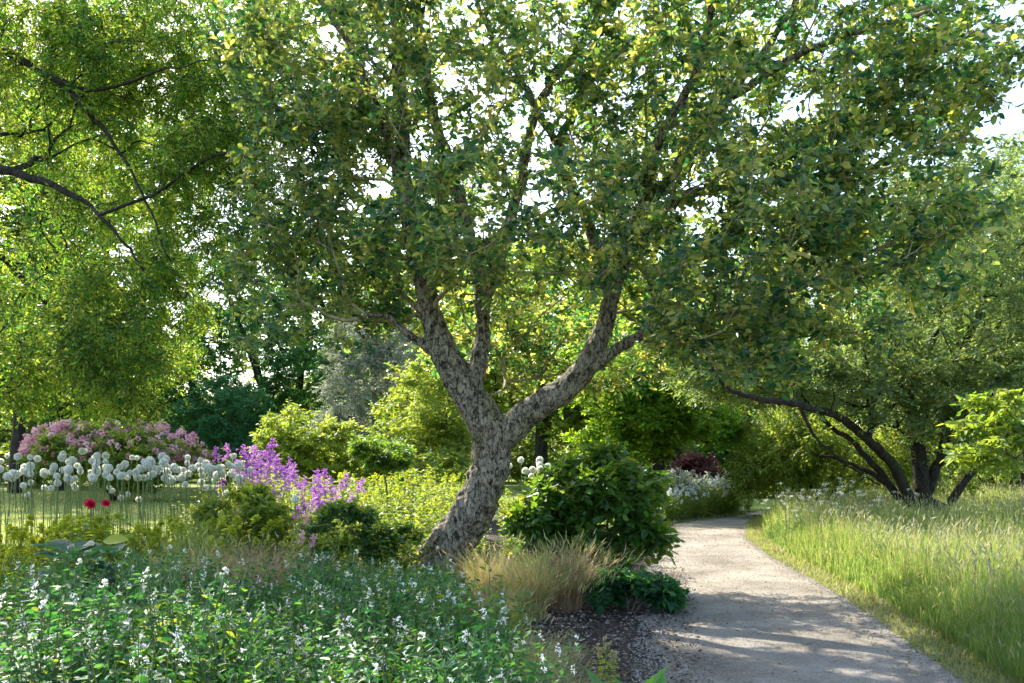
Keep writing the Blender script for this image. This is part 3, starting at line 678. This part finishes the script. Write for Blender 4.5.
# -- alliums
def allium_proto(h, lean):
    root = empty('white_allium', (0, 0, 0), 'x', 'flower')
    n = 7; t = np.linspace(0, 1, n)
    pts = np.c_[lean[0]*t**2, lean[1]*t**2, h*t]
    V, f = tubes(pts[:-1], pts[1:], np.full(n-1, .0048), np.full(n-1, .0042), 5)
    link('stem', mesh_np('stem', V, [f], M['stem'], {'rnd': np.full(len(f), .5)}, smooth=True), root)
    c = pts[-1]; R = .034
    S1 = scatter_sphere(150); k = 5
    Cn = np.repeat(S1, k, 0); tang = nrm(np.cross(Cn, rv(len(Cn))))
    V1, f1 = leaves(c+Cn*R*(.82+.30*rng.random((len(Cn), 1))), tang*.7+Cn*.9, Cn, .016, .009, .1, .1, 'dia')
    V2, f2 = tubes(np.repeat(c[None], 150, 0), c+S1*R*.95, np.full(150, .0012), np.full(150, .0009), 3)
    Vv, Ff = join([(V1, f1), (V2, f2)])
    link('flower_head', mesh_np('flower_head', Vv, Ff, [M['white_petal'], M['allium_core']], {'rnd': rng.random(len(f1)+len(f2))}, matidx=np.r_[np.zeros(len(f1)), np.ones(len(f2))]), root)
    return root
protos = [allium_proto(h, ln) for h, ln in ((1.0, (.04, .03)), (1.0, (-.10, .04)), (1.0, (.14, -.05)), (1.0, (-.03, -.09)))]
used = [False]*4
def place_allium(px, py, Y, label, group):
    k = int(rng.integers(0, 4)); o = protos[k] if not used[k] else copy_tree(protos[k]); used[k] = True
    c = P(px, py, Y); s = c[2]
    o.location = (c[0], Y, 0); o.rotation_euler = (0, 0, rng.random()*6.28)
    q = .9+.25*rng.random()
    o.scale = (1, 1, s)
    for ch in o.children:
        if ch.name.startswith('flower_head'): pass
    o['label'] = label; o['group'] = group
    return o, s, q
def allium_unsquash(o, s, q, k=None):
    # the head keeps its round shape although the stem is stretched
    hd = [c for c in o.children if c.name.startswith('flower_head')][0]
    lean = hd.data['top'] if 'top' in hd.data else (0, 0, 1)
    hd.scale = (q, q, q/s)
    hd.location = (lean[0]*(1-q), lean[1]*(1-q), 1-q/s)
for p_, ln in zip(protos, ((.04, .03), (-.10, .04), (.14, -.05), (-.03, -.09))):
    [c for c in p_.children if c.name.startswith('flower_head')][0].data['top'] = [ln[0], ln[1], 1.0]

spots = [(34, 457), (54, 458), (66, 454), (76, 451), (92, 451), (99, 456), (113, 461), (125, 457), (137, 458), (158, 460), (173, 459), (185, 458), (201, 460),
         (9, 453), (5, 462), (22, 476), (10, 476), (39, 474), (55, 477), (63, 473), (73, 469), (79, 461), (86, 463), (92, 461), (103, 467), (115, 475), (122, 470),
         (130, 466), (137, 468), (148, 465), (149, 474), (162, 473), (174, 475), (178, 467), (184, 463), (195, 464), (198, 474), (209, 470), (215, 468), (216, 475),
         (57, 484), (66, 489), (49, 487), (86, 477), (95, 473), (104, 478), (109, 487), (136, 478), (158, 479), (174, 482), (186, 474), (201, 488), (212, 489),
         (222, 467), (229, 466), (234, 472), (224, 480), (231, 489), (238, 484), (243, 470), (27, 470), (33, 475), (45, 472), (118, 464), (142, 463), (190, 470), (204, 478), (247, 474), (235, 456), (248, 467), (1, 468), (15, 456), (71, 480), (82, 485), (98, 470), (125, 477), (167, 463), (4, 480), (33, 495), (118, 497), (20, 486), (240, 478), (229, 474), (213, 479), (181, 470), (153, 469), (66, 462), (101, 461)]
spots += [(float(rng.uniform(0, 245)), float(rng.normal(472, 9))) for _ in range(85)]
for i, (x, y) in enumerate(spots):
    Y = 9.9+3.2*rng.random()
    o, s, q = place_allium(x+rng.normal()*.6, y+rng.normal()*.6, Y, 'round white allium head on a tall bare stem in the drift by the pink shrub', 'white alliums in a drift at the left')
    allium_unsquash(o, s, (.72+.45*rng.random()))
for x, y in [(523, 463), (533, 463), (545, 465), (521, 474), (531, 472), (541, 474), (549, 472), (555, 469), (517, 469), (538, 468), (551, 478), (526, 479)]:
    o, s, q = place_allium(x, y-3, 12.2+.5*rng.random(), 'white allium head between the oak trunk and the broad-leaved shrub', 'white alliums right of the oak trunk')
    allium_unsquash(o, s, q)
o, s, q = place_allium(296, 499, 9.5, 'lone white allium below the purple blossom', 'lone'); del o['group']
allium_unsquash(o, s, q*.8)
# allium strap leaves and extra bare stalks: clumps of linear leaves
def grass_clump(name, label, cat, px, Y, n, h, spread, mat, w=.006, lean=(.5, .5), seedfrac=0, seedmat=None, base_r=.12, group=None, seedlen=.1, seedw=.012, part='blades', py=None, bend=.45):
    root = empty(name, ((px-512)*Y/F, Y, 0), label, cat, group)
    a = rng.random(n)*6.28; r = base_r*np.sqrt(rng.random(n))
    B = np.c_[np.cos(a)*r, np.sin(a)*r, np.zeros(n)]
    me = grassmesh(part, B, h*(.55+.5*rng.random(n)), w, lean[0]+lean[1]*rng.random(n), mat, 5, seedfrac, seedlen, seedw, bend=bend, seedmat=seedmat)
    link(part, me, root); return root
grass_clump('fountain_grass', 'straw-coloured feathery grass clump right of the oak trunk', 'ornamental grass', 528, 8.6, 1100, .86, .4, M['straw'], .0055, (.25, .85), .35, M['straw'], .16, 'feathery grass clumps', .1, .010)
grass_clump('fountain_grass', 'pale tan feathery grass clump against the broad-leaved shrub', 'ornamental grass', 568, 9.1, 900, .86, .4, M['russet'], .0055, (.2, .7), .5, M['straw'], .13, 'feathery grass clumps', .12, .012)
grass_clump('fountain_grass', 'yellow-green grass clump at the foot of the oak trunk', 'ornamental grass', 490, 9.2, 700, .84, .4, M['straw'], .0055, (.2, .7), .2, M['straw'], .14, 'feathery grass clumps', .1, .010)
grass_clump('fountain_grass', 'straw-coloured grass clump with upright green blades beside the hosta', 'ornamental grass', 178, 7.7, 1500, .98, .4, M['straw'], .004, (.2, .8), .25, M['straw'], .15, 'feathery grass clumps', .09, .010)
grass_clump('fountain_grass', 'russet feathery grass clump below the purple blossom', 'ornamental grass', 265, 8.3, 1400, .95, .4, M['russet'], .0045, (.3, .8), .35, M['russet'], .17, 'feathery grass clumps', .1, .011)
grass_clump('fountain_grass', 'reddish feathery grass clump left of the russet one', 'ornamental grass', 222, 8.5, 1000, .93, .4, M['russet'], .0045, (.3, .8), .35, M['straw'], .15, 'feathery grass clumps', .1, .011)
grass_clump('fountain_grass', 'green and straw grass clump spilling over the bare mulch at the bottom', 'ornamental grass', 528, 5.9, 1300, .55, .4, M['straw'], .0035, (.35, .9), .15, M['straw'], .16, 'feathery grass clumps', .08, .008)
grass_clump('fountain_grass', 'long green-tipped grass clump hanging over the bottom edge of the bed', 'ornamental grass', 512, 5.0, 1200, .62, .4, M['straw'], .003, (.35, .9), .12, M['straw'], .17, 'feathery grass clumps', .08, .006)
grass_clump('fountain_grass', 'thin green grass clump at the bottom beside the yellowing herb', 'ornamental grass', 556, 4.9, 800, .50, .4, M['verge'], .003, (.35, .9), .12, M['straw'], .14, 'feathery grass clumps', .08, .006)
grass_clump('fountain_grass', 'wispy pale grass clump between white flowers and trunk', 'ornamental grass', 492, 7.3, 700, .62, .4, M['straw'], .0035, (.2, .7), .3, M['straw'], .15, 'feathery grass clumps', .1, .010)
grass_clump('fountain_grass', 'small pale grass tuft left of the trunk among the herbs', 'ornamental grass', 385, 9.6, 700, .72, .4, M['straw'], .004, (.25, .6), .2, M['straw'], .14, 'feathery grass clumps', .1, .010)
grass_clump('tall_green_grass', 'tuft of tall upright green blades in front of the alliums', 'ornamental grass', 192, 8.6, 260, 1.15, .4, M['grass'], .007, (.08, .25), .0, None, .2, None)
grass_clump('strap_leaved_clump', 'green strap-leaved clump at the foot of the alliums', 'plant', 120, 9.9, 1500, .85, .4, M['herb_leaf'], .018, (.2, .6), .0, None, 1.3, None)

# -- leafy herbs: stems with leaves, optional flower clusters
def herb_meshes(ns, h, spread, Lf, Wf, nl, lm, fm=None, fsize=.012, fn=40, frad=.03, flen=.12, tipfrac=.6, shape='hex', droop=.2, petals=5, nrand=.35):
    a = rng.random(ns)*6.28; r0 = spread*.35*np.sqrt(rng.random(ns)); r1 = spread*(.3+.7*np.sqrt(rng.random(ns)))
    B = np.c_[np.cos(a)*r0, np.sin(a)*r0, np.zeros(ns)]; hh = h*(.65+.4*rng.random(ns))
    E = np.c_[np.cos(a)*r1, np.sin(a)*r1, hh]
    Mi = (B+E)/2; Mi[:, :2] *= .75
    parts = [tubes(B, Mi, np.full(ns, .004), np.full(ns, .0034), 4), tubes(Mi, E, np.full(ns, .0034), np.full(ns, .0018), 4)]
    Vs, Fs = join(parts); stem = mesh_np('stem', Vs, Fs, M['stem'], {'rnd': np.full(sum(len(x) for x in Fs), .5)})
    t = (np.arange(nl)+rng.random((ns, nl)))/nl; t = .12+.88*t
    Cc = np.where((t < .5)[..., None], B[:, None]+(Mi-B)[:, None]*(t*2)[..., None], Mi[:, None]+(E-Mi)[:, None]*(t*2-1)[..., None])
    an = rng.random((ns, nl))*6.28
    D = np.stack([np.cos(an), np.sin(an), .45-droop+.25*rng.normal(size=an.shape)], -1)
    sz = (1.15-.55*t)*(.75+.5*rng.random(t.shape))
    C2 = Cc+nrm(D)*(.02)
    m = ns*nl
    V, f = leaves(C2.reshape(-1, 3), D.reshape(-1, 3), rv(m, nrand)+A([0, 0, 1.]), (Lf*sz).ravel(), (Wf*sz).ravel(), .25, .22, shape)
    cl = np.repeat(rng.random(ns), nl)
    leaf = mesh_np('leaves', V, [f], lm, {'rnd': np.repeat(np.clip(.6*rng.random(m)+.4*cl, 0, 1), PER[shape])})
    fl = None
    if fm is not None:
        k = rng.random(ns) < tipfrac; Et = E[k]; q = fn
        fl = []
        for e in Et:
            Cf = np.repeat(e[None], q, 0); u = rng.random(q)
            Cf = Cf+rv(q, 1)*A([frad, frad, frad*.5])*(1.1-u*.6)[:, None]*.55+A([0, 0, 1.])*((u-.6)*flen)[:, None]
            V, f = bloomdots(Cf, fsize, fm, 'f', per=petals)
            fl.append(mesh_np('flower', V, [f], fm, {'rnd': np.clip(rng.random()*.6+.4*rng.random(len(f)), 0, 1)}))
    return stem, leaf, fl
def make_plants(name, label, cat, group, variants, spots, sc=(.85, .3)):
    """spots: x, y, z-scale"""
    protos = []
    for (st, lf, fl) in variants:
        r = empty(name, (0, 0, 0), label, cat, group)
        link('stem', st, r); link('leaves', lf, r)
        for m_ in fl or []: link('flower', m_, r)
        protos.append(r)
    us = [False]*len(protos)
    for i, (x, y, s) in enumerate(spots):
        k = i % len(protos); o = protos[k] if not us[k] else copy_tree(protos[k]); us[k] = True
        o.location = (x, y, 0); o.rotation_euler = (rng.normal()*.05, rng.normal()*.05, rng.random()*6.28)
        q = s*(sc[0]+sc[1]*rng.random()); o.scale = (q, q, q)
        o['label'] = label
        if group: o['group'] = group
    return protos
def region(n, x0, x1, y0, y1, mind, cond=None):
    pts = []; tries = 0
    while len(pts) < n and tries < 40000:
        tries += 1
        x = x0+(x1-x0)*rng.random(); y = y0+(y1-y0)*rng.random()
        if cond and not cond(x, y): continue
        if all((x-a)**2+(y-b)**2 > mind**2 for a, b in pts): pts.append((x, y))
    return pts
def inpx(x, y, a, b): return a < 512+x*F/y < b

# foreground: white-flowered mint-green plants
var = [herb_meshes(22, .70+.06*(_ % 3), .24, .062, (.030, .022, .036)[_ % 3], 30, M['mint_leaf'] if _ not in (3, 6) else M['herb_leaf' if _ == 3 else 'shrub_leaf'], M['white_petal'] if _ % 2 else M['lilac_petal'], .009, (9, 6, 13)[_ % 3], (.014, .010, .020)[_ % 3], .05, .26, petals=4, droop=(-.1, -.35, .4)[_ % 3], nrand=.7) for _ in range(8)]
def fg(x, y):
    px = 512+x*F/y
    lim = 0
    return -60 < px < (530 if y < 4.6 else 490 if y < 5.7 else 450) and not (px < 150 and y > 6.1) and not (150 < px < 300 and y > 7.1) and not (px > 455 and y > 5.7)
pts = region(260, -4.6, .6, 3.35, 8.3, .22, fg)
make_plants('white_flowered_herb', 'leafy mint-green plant with small white flower spikes in the shaded foreground bed', 'flowering plant', 'white-flowered plants of the foreground bed', var,
            [(x, y, min(1.02, (1.6-112*y/887)/.80)*(.88+.22*hf(x*2.2, y*2.2))) for x, y in pts])
# dark leafy plants at left edge near hosta
var = [herb_meshes(14, .8, .3, .09, .045, 20, M['shrub_leaf']) for _ in range(2)]
make_plants('leafy_perennial', 'dark glossy leafy perennial at the left edge beside the hosta', 'plant', 'dark perennials beside the hosta', var, [(-4.15, 7.5, 1.0), (-3.85, 7.2, .95), (-4.3, 7.9, 1.0), (-4.0, 8.2, 1.05)])
# yellow-green euphorbia-like mounds
var = [herb_meshes(22, .72, .34, .07, .03, 24, M['lime_leaf'], M['lime_leaf'], .02, 20, .03, .05, .8) for _ in range(2)]
make_plants('spurge', 'lime-yellow spurge mound in front of the alliums', 'flowering plant', 'lime-yellow spurges at the left', var, [(-4.6, 8.8, 1.2), (-4.15, 8.7, 1.15), (-3.75, 8.9, 1.1), (-4.9, 9.3, 1.3), (-3.2, 8.6, 1.0), (-4.45, 9.6, 1.2)] + [(x_, 9.0+.9*rng.random(), 1.02+.2*rng.random()) for x_ in np.linspace(-5.4, -3.0, 13)])
# peony with two crimson flowers
root = empty('peony', ((100-512)*8.8/F, 8.8, 0), 'bushy peony with two crimson flowers in front of the lawn', 'flowering plant')
st, lf, _ = herb_meshes(26, .98, .36, .12, .05, 18, M['herb_leaf']); link('stem', st, root); link('leaves', lf, root)
for (px, py, s) in ((90, 504, 1.0), (106, 503, .75)):
    c = P(px, py, 8.8)-A(root.location); k = 60; d = nrm(rv(k)+A([0, 0, .5]))
    V, f = leaves(c+d*.004, d, nrm(rv(k)), .052*s*(.7+.4*rng.random(k)), .05*s, .5, -.3, 'hex')
    fo = link('flower', mesh_np('flower', V, [f], M['red_petal'], {'rnd': np.repeat(rng.random(k), 2)}), root)
    V, f = tubes(A([[c[0]*.6, c[1], .3]]), c[None], A([.005]), A([.004]), 5)
    link('stem', mesh_np('stem', V, [f], M['stem'], {'rnd': np.full(len(f), .5)}), root)
# hosta
def hosta(px, Y, label, mat, n=26, L=.30, h=.42):
    root = empty('hosta', ((px-512)*Y/F, Y, 0), label, 'plant', 'hostas')
    a = rng.random(n)*6.28; el = .25+.8*rng.random(n)
    out = np.c_[np.cos(a), np.sin(a), np.zeros(n)]
    C = out*(.08+.16*(1.1-el))[:, None]+A([0, 0, 1.])*(h*(.45+.6*el))[:, None]
    V0, f0 = tubes(out*.03, C, np.full(n, .007), np.full(n, .005), 5)
    D = out+A([0, 0, 1.])*(el-.45)[:, None]
    V, f = leaves(C, D, A([[0, 0, 1.]])+rv(n, .15), L*(.75+.4*rng.random(n)), L*.72, .28, .32, 'big')
    link('leaves', mesh_np('leaves', V, [f], mat, {'rnd': np.repeat(rng.random(n), 10)}, smooth=True), root)
    link('stalks', mesh_np('stalks', V0, [f0], M['stem'], {'rnd': np.full(len(f0), .5)}, smooth=True), root)
hosta(72, 7.1, 'large blue-green hosta with broad dark glossy leaves at the left', M['hosta_leaf'], 40, .24, .78)
hosta(118, 7.3, 'smaller hosta with one bright lime leaf right of the large hosta', M['hosta_leaf'], 26, .20, .74)
root = [o for o in S.objects if o.name.startswith('hosta')][-1]
V, f = leaves(P(103, 541, 7.2)[None]-A([[(118-512)*7.3/F, 7.3, 0]]), A([[1, -.15, .12]]), A([[-.1, -.75, .9]]), .22, .12, .2, .1, 'big')
link('leaf', mesh_np('leaf', V, [f], M['lime_leaf'], {'rnd': np.full(len(f), .5)}, smooth=True), empty('dummy', (0, 0, 0), 'x', 'x'))
lf_ = S.objects['leaf']; dm = lf_.parent; lf_.parent = [o for o in S.objects if o.name == 'hosta.001'][0]; bpy.data.objects.remove(dm)
tag(lf_, 'upright bright lime leaf')

# purple-flowered plants
var = [herb_meshes(11, 1.45, .36, .09, .035, 22, M['herb_leaf'], M['purple_petal'], .022, 34, .06, .17, .75, petals=4) for _ in range(3)]
sp = []
for px, py, Y in [(240, 452, 12.5), (258, 450, 12.5), (272, 452, 12.2), (262, 462, 11.6), (280, 470, 11.6), (298, 472, 11.2), (322, 478, 10.8), (330, 484, 10.8), (316, 490, 10.5), (340, 486, 11.2)]:
    c = P(px, py-6, Y); sp.append((c[0], Y, c[2]/1.45))
make_plants('sweet_rocket', 'tall stems topped with violet-purple blossom between alliums and herbs', 'flowering plant', 'purple-flowered plants left of the oak', var, sp, (.98, .05))
# pale pink spike
c = P(303, 522, 9.2)
var = [herb_meshes(4, 1.0, .12, .07, .03, 12, M['herb_leaf'], M['pink_petal'], .018, 30, .03, .12, 1, petals=4)]
make_plants('pink_spike_flower', 'single pale pink flower spike above the russet grass', 'flowering plant', None, var, [(c[0], 9.2, .9)])
# yellow-green herb mass between purple flowers and trunk
var = [herb_meshes(20, 1.0, .42, .10, .05, 24, M['herb_leaf'], M['lime_leaf'], .02, 14, .04, .08, .5, 'dia') for _ in range(3)] + [herb_meshes(20, 1.0, .42, .09, .04, 24, M['gold_leaf'], None, .02, 14, .04, .08, .5, 'dia') for _ in range(2)]
def mid(x, y):
    px = 512+x*F/y
    return 195 < px < 470 and not (px > 395 and y < 10.8) and not (px < 300 and 9.6 < y < 11.5 and px > 225)
pts = region(110, -4.4, -.2, 9.2, 17, .42, mid)
make_plants('leafy_herb', 'yellow-green leafy herb in the sunlit border left of the oak', 'plant', 'leafy herbs of the sunlit border', var, [(x, y, .82 if y < 10.5 else .95 if y < 13 else 1.1) for x, y in pts])
pts = region(26, .05, 2.2, 10.6, 16, .42, lambda x, y: 500 < 512+x*F/y < 620)
make_plants('leafy_herb', 'yellow-green leafy herb behind the broad-leaved shrub', 'plant', 'leafy herbs behind the broad-leaved shrub', [tuple(v) for v in var[:2]], [(x, y, .95) for x, y in pts])

# mid shrubs
lf = dict(k=4, R=.2, m=8, L=.085, W=.04, shape='dia', nz=.7, droop=.1)
simple('golden_shrub', 'rounded yellow-leaved shrub behind the purple blossom', 'shrub', 310, 19, [(308, 442, .95, .8, .75, 190), (330, 455, .8, .7, .6, 90)], M['gold_leaf'], M['grey_bark'], .06, stems=6, leaf=lf)
simple('green_leafed_bush', 'light green bush in front of the lawn right of the alliums', 'shrub', 245, 10.2, [(240, 520, .42, .4, .30, 90), (268, 512, .35, .35, .28, 60)], M['gold_leaf'], M['grey_bark'], .04, stems=5, leaf=dict(k=4, R=.12, m=8, L=.06, W=.03, shape='dia', nz=.7, droop=.1))
simple('standard_shrub', 'small round-headed shrub on a thin bare stem among the herbs', 'shrub', 392, 13.5, [(390, 447, .45, .42, .28, 110), (372, 458, .25, .25, .15, 30)], M['shrub_leaf'], M['grey_bark'], .03, stems=1, leaf=dict(k=4, R=.13, m=8, L=.06, W=.028, shape='dia', nz=.7, droop=.1), minlen=1.0)
simple('silver_tree', 'silvery white-leaved tree rising behind the sunlit border', 'tree', 375, 30, [(368, 400, 1.5, 1.3, 1.9, 170), (385, 350, 1.6, 1.2, 1.4, 120), (350, 440, 1.6, 1.2, .9, 110), (440, 460, 1.6, 1.2, .8, 100)], M['silver_leaf'], M['grey_bark'], .12, leaf=dict(k=5, R=.35, m=9, L=.12, W=.04, shape='dia', nz=.5, droop=.2))
simple('spring_bush', 'light green feathery bush left of the oak trunk', 'shrub', 425, 22, [(425, 410, 1.3, 1.2, 1.2, 240), (450, 440, 1.0, 1, .8, 110)], M['gold_leaf'], M['grey_bark'], .08, stems=6, leaf=lf | dict(R=.3, L=.1))
simple('border_shrub', 'mid-green shrub below the silver tree in the border', 'shrub', 350, 20, [(355, 470, 1.2, .9, .5, 150), (420, 475, 1.3, .9, .55, 150)], M['herb_leaf'], M['grey_bark'], .06, stems=6, leaf=lf)
simple('dark_green_bush', 'low dark green bush at the foot of the oak trunk', 'shrub', 405, 9.4, [(385, 548, .42, .3, .20, 80), (345, 535, .38, .3, .28, 70)], M['shrub_leaf'], M['grey_bark'], .03, stems=5, leaf=dict(k=4, R=.1, m=7, L=.05, W=.028, shape='hex', nz=.7, droop=.1))
# broad-leaved shrub in the middle
simple('broad_leaved_shrub', 'big dark bushy shrub with broad leaves between grass clump and path', 'shrub', 600, 10.4, [(592, 510, .62, .55, .50, 170), (552, 518, .42, .42, .32, 80), (645, 530, .28, .4, .22, 40), (600, 468, .30, .35, .20, 40), (588, 480, .25, .3, .2, 25), (632, 488, .28, .3, .16, 32), (610, 570, .42, .4, .38, 90)],
       M['shrub_leaf'], M['grey_bark'], .05, stems=7, leaf=dict(k=4, R=.19, m=6, L=.10, W=.06, shape='hex', nz=1.1, droop=.2, up=.2, fold=.2), up=.2)
simple('low_leafy_shrub', 'low glossy leafy clump at the foot of the broad-leaved shrub beside the path', 'shrub', 632, 9.0, [(634, 600, .40, .35, .24, 120), (660, 600, .17, .2, .17, 30)],
       M['mint_leaf'], M['grey_bark'], .03, stems=6, leaf=dict(k=4, R=.1, m=6, L=.075, W=.05, shape='hex', nz=1.1, droop=.15, up=.2, fold=.2))
# border plants along the far path edge (left)
var = [herb_meshes(16, .8, .35, .09, .05, 18, M['herb_leaf'], M['lilac_petal'], .02, 14, .04, .1, .4, 'dia') for _ in range(3)]
pts = [(xl(y)-.35-.9*rng.random(), y) for y in np.linspace(14.5, 25, 34)] + [(xl(y)-.3, y) for y in np.linspace(15, 25, 16)]
make_plants('border_perennial', 'soft green perennial edging the far left side of the path', 'plant', 'perennials along the far path edge', var, [(x, y, 1.0 if y > 17 else .8) for x, y in pts])
pts = [((px-512)*y/F, y) for px, y in zip(rng.uniform(640, 738, 30), rng.uniform(23.6, 26, 30))]
make_plants('border_perennial', 'taller green perennial closing the bend at the far end of the path', 'plant', 'perennials closing the path bend', [tuple(v) for v in var[:3]], [(x, y, 1.25) for x, y in pts])
simple('bright_bush', 'low bright bush where the path disappears to the right', 'shrub', 742, 36, [(745, 490, 1.8, 1, .9, 150), (790, 490, 2.0, 1, .9, 120)], M['bright_leaf'], M['dark_bark'], .06, stems=5, leaf=mid_, top=1.6)
# nearer part behind the shrub
pts = [(xl(y)-.45-.8*rng.random(), y) for y in np.linspace(11.2, 14.5, 9)]
make_plants('border_perennial', 'soft green perennial just behind the broad-leaved shrub at the path side', 'plant', 'perennials behind the broad-leaved shrub', [tuple(v) for v in var[:2]], [(x, y, .7) for x, y in pts])
# bottom sword-leaved plants
def sword(px, Y, n, L, label):
    root = empty('broad_leaf_rosette', ((px-512)*Y/F, Y, 0), label, 'plant', 'rosettes at the bottom')
    a = np.arange(n)*2.4+rng.random(n)*.5; D = np.c_[np.cos(a)*.32, np.sin(a)*.32, .85+.5*rng.random(n)]
    V, f = leaves(D*.01, D, np.c_[-np.cos(a), -np.sin(a), np.full(n, .6)], L*(.75+.4*rng.random(n)), L*.34, .35, .30, 'big')
    link('leaves', mesh_np('leaves', V, [f], M['sword_leaf'], {'rnd': np.repeat(rng.random(n), 10)}, smooth=True), root)
    return root
sword(622, 4.9, 5, .44, 'glossy upright rosette of sword leaves at the bottom by the yellow foliage')
sword(654, 4.9, 5, .42, 'middle glossy rosette on the mulch at the bottom')
sword(694, 4.8, 3, .40, 'rightmost small rosette of sword leaves at the path edge')
var = [herb_meshes(9, .5, .13, .06, .03, 16, M['lime_leaf'], M['straw'], .02, 14, .03, .1, .6)]
make_plants('yellow_herb', 'small yellowing herb standing on the mulch behind the bottom rosettes', 'plant', None, var, [((605-512)*5.6/F, 5.6, .75)])
var = [herb_meshes(12, .55, .22, .09, .035, 14, M['grass'], None, shape='dia') for _ in range(3)]
pts = region(60, 4.2, 16, 6.5, 22, .6, lambda x, y: xr(y)+.6 < x < xr(y)+3+y*.3)
make_plants('meadow_weed', 'dark leafy weed growing among the long meadow grass', 'wild plant', 'leafy weeds in the meadow', var, [(x, y, 1.0) for x, y in pts])
# cow parsley in the meadow
var = [herb_meshes(7, .95, .28, .07, .03, 8, M['grass'], M['white_petal'], .010, 18, .05, .015, .7, 'dia', petals=4) for _ in range(3)]
pts = [(P(px, 500, Y)[0], Y, s) for px, Y, s in [(790, 15.5, .95), (805, 15, .9), (815, 16, 1), (828, 14.8, .95), (842, 15.4, 1), (858, 15, .95), (838, 16.5, 1.05), (870, 16, 1), (800, 17, 1.05), (775, 16.4, .9), (885, 15.5, .95), (850, 17.5, 1.1), (905, 16.6, 1.0), (820, 18, 1.1)]]
make_plants('cow_parsley', 'white-flowered cow parsley standing in the long grass beside the path bend', 'wildflower', 'cow parsley in the meadow', var, pts)

# ------------------------------------------------------------------ camera, light, world
cam = bpy.data.cameras.new('camera'); co_ = bpy.data.objects.new('camera', cam); COL.objects.link(co_)
co_.location = (0, 0, H); co_.rotation_euler = (math.radians(90), 0, 0)
cam.sensor_width = 36; cam.lens = 36*F/1024; cam.shift_y = (HY-341.5)/1024; cam.clip_end = 1000; cam.clip_start = .05
S.camera = co_
az, el = math.radians(-37), math.radians(42)     # sun stands behind the scene, to the left
sd = Vector((math.sin(az)*math.cos(el), math.cos(az)*math.cos(el), math.sin(el)))
sl = bpy.data.lights.new('sun', 'SUN'); sl.energy = 3.5; sl.angle = math.radians(.53); sl.color = (1, .93, .80)
so = bpy.data.objects.new('sun', sl); COL.objects.link(so); so.rotation_euler = (-sd).to_track_quat('-Z', 'Y').to_euler()
w = bpy.data.worlds.new('World'); S.world = w; w.use_nodes = True; nt = w.node_tree
bg = nt.nodes['Background']; sky = nt.nodes.new('ShaderNodeTexSky'); sky.sky_type = 'NISHITA'; sky.sun_disc = False
sky.sun_elevation = el; sky.sun_rotation = az; sky.air_density = 1.0; sky.dust_density = 2.0; sky.ozone_density = 1
nt.links.new(sky.outputs[0], bg.inputs[0]); bg.inputs[1].default_value = .15
S.view_settings.view_transform = 'Standard'; S.view_settings.look = 'None'; S.view_settings.exposure = 2.0; S.view_settings.gamma = 1
c = S.cycles
c.max_bounces = 6; c.diffuse_bounces = 3; c.glossy_bounces = 2; c.transmission_bounces = 4; c.transparent_max_bounces = 4
c.caustics_reflective = False; c.caustics_refractive = False; c.sample_clamp_indirect = 6
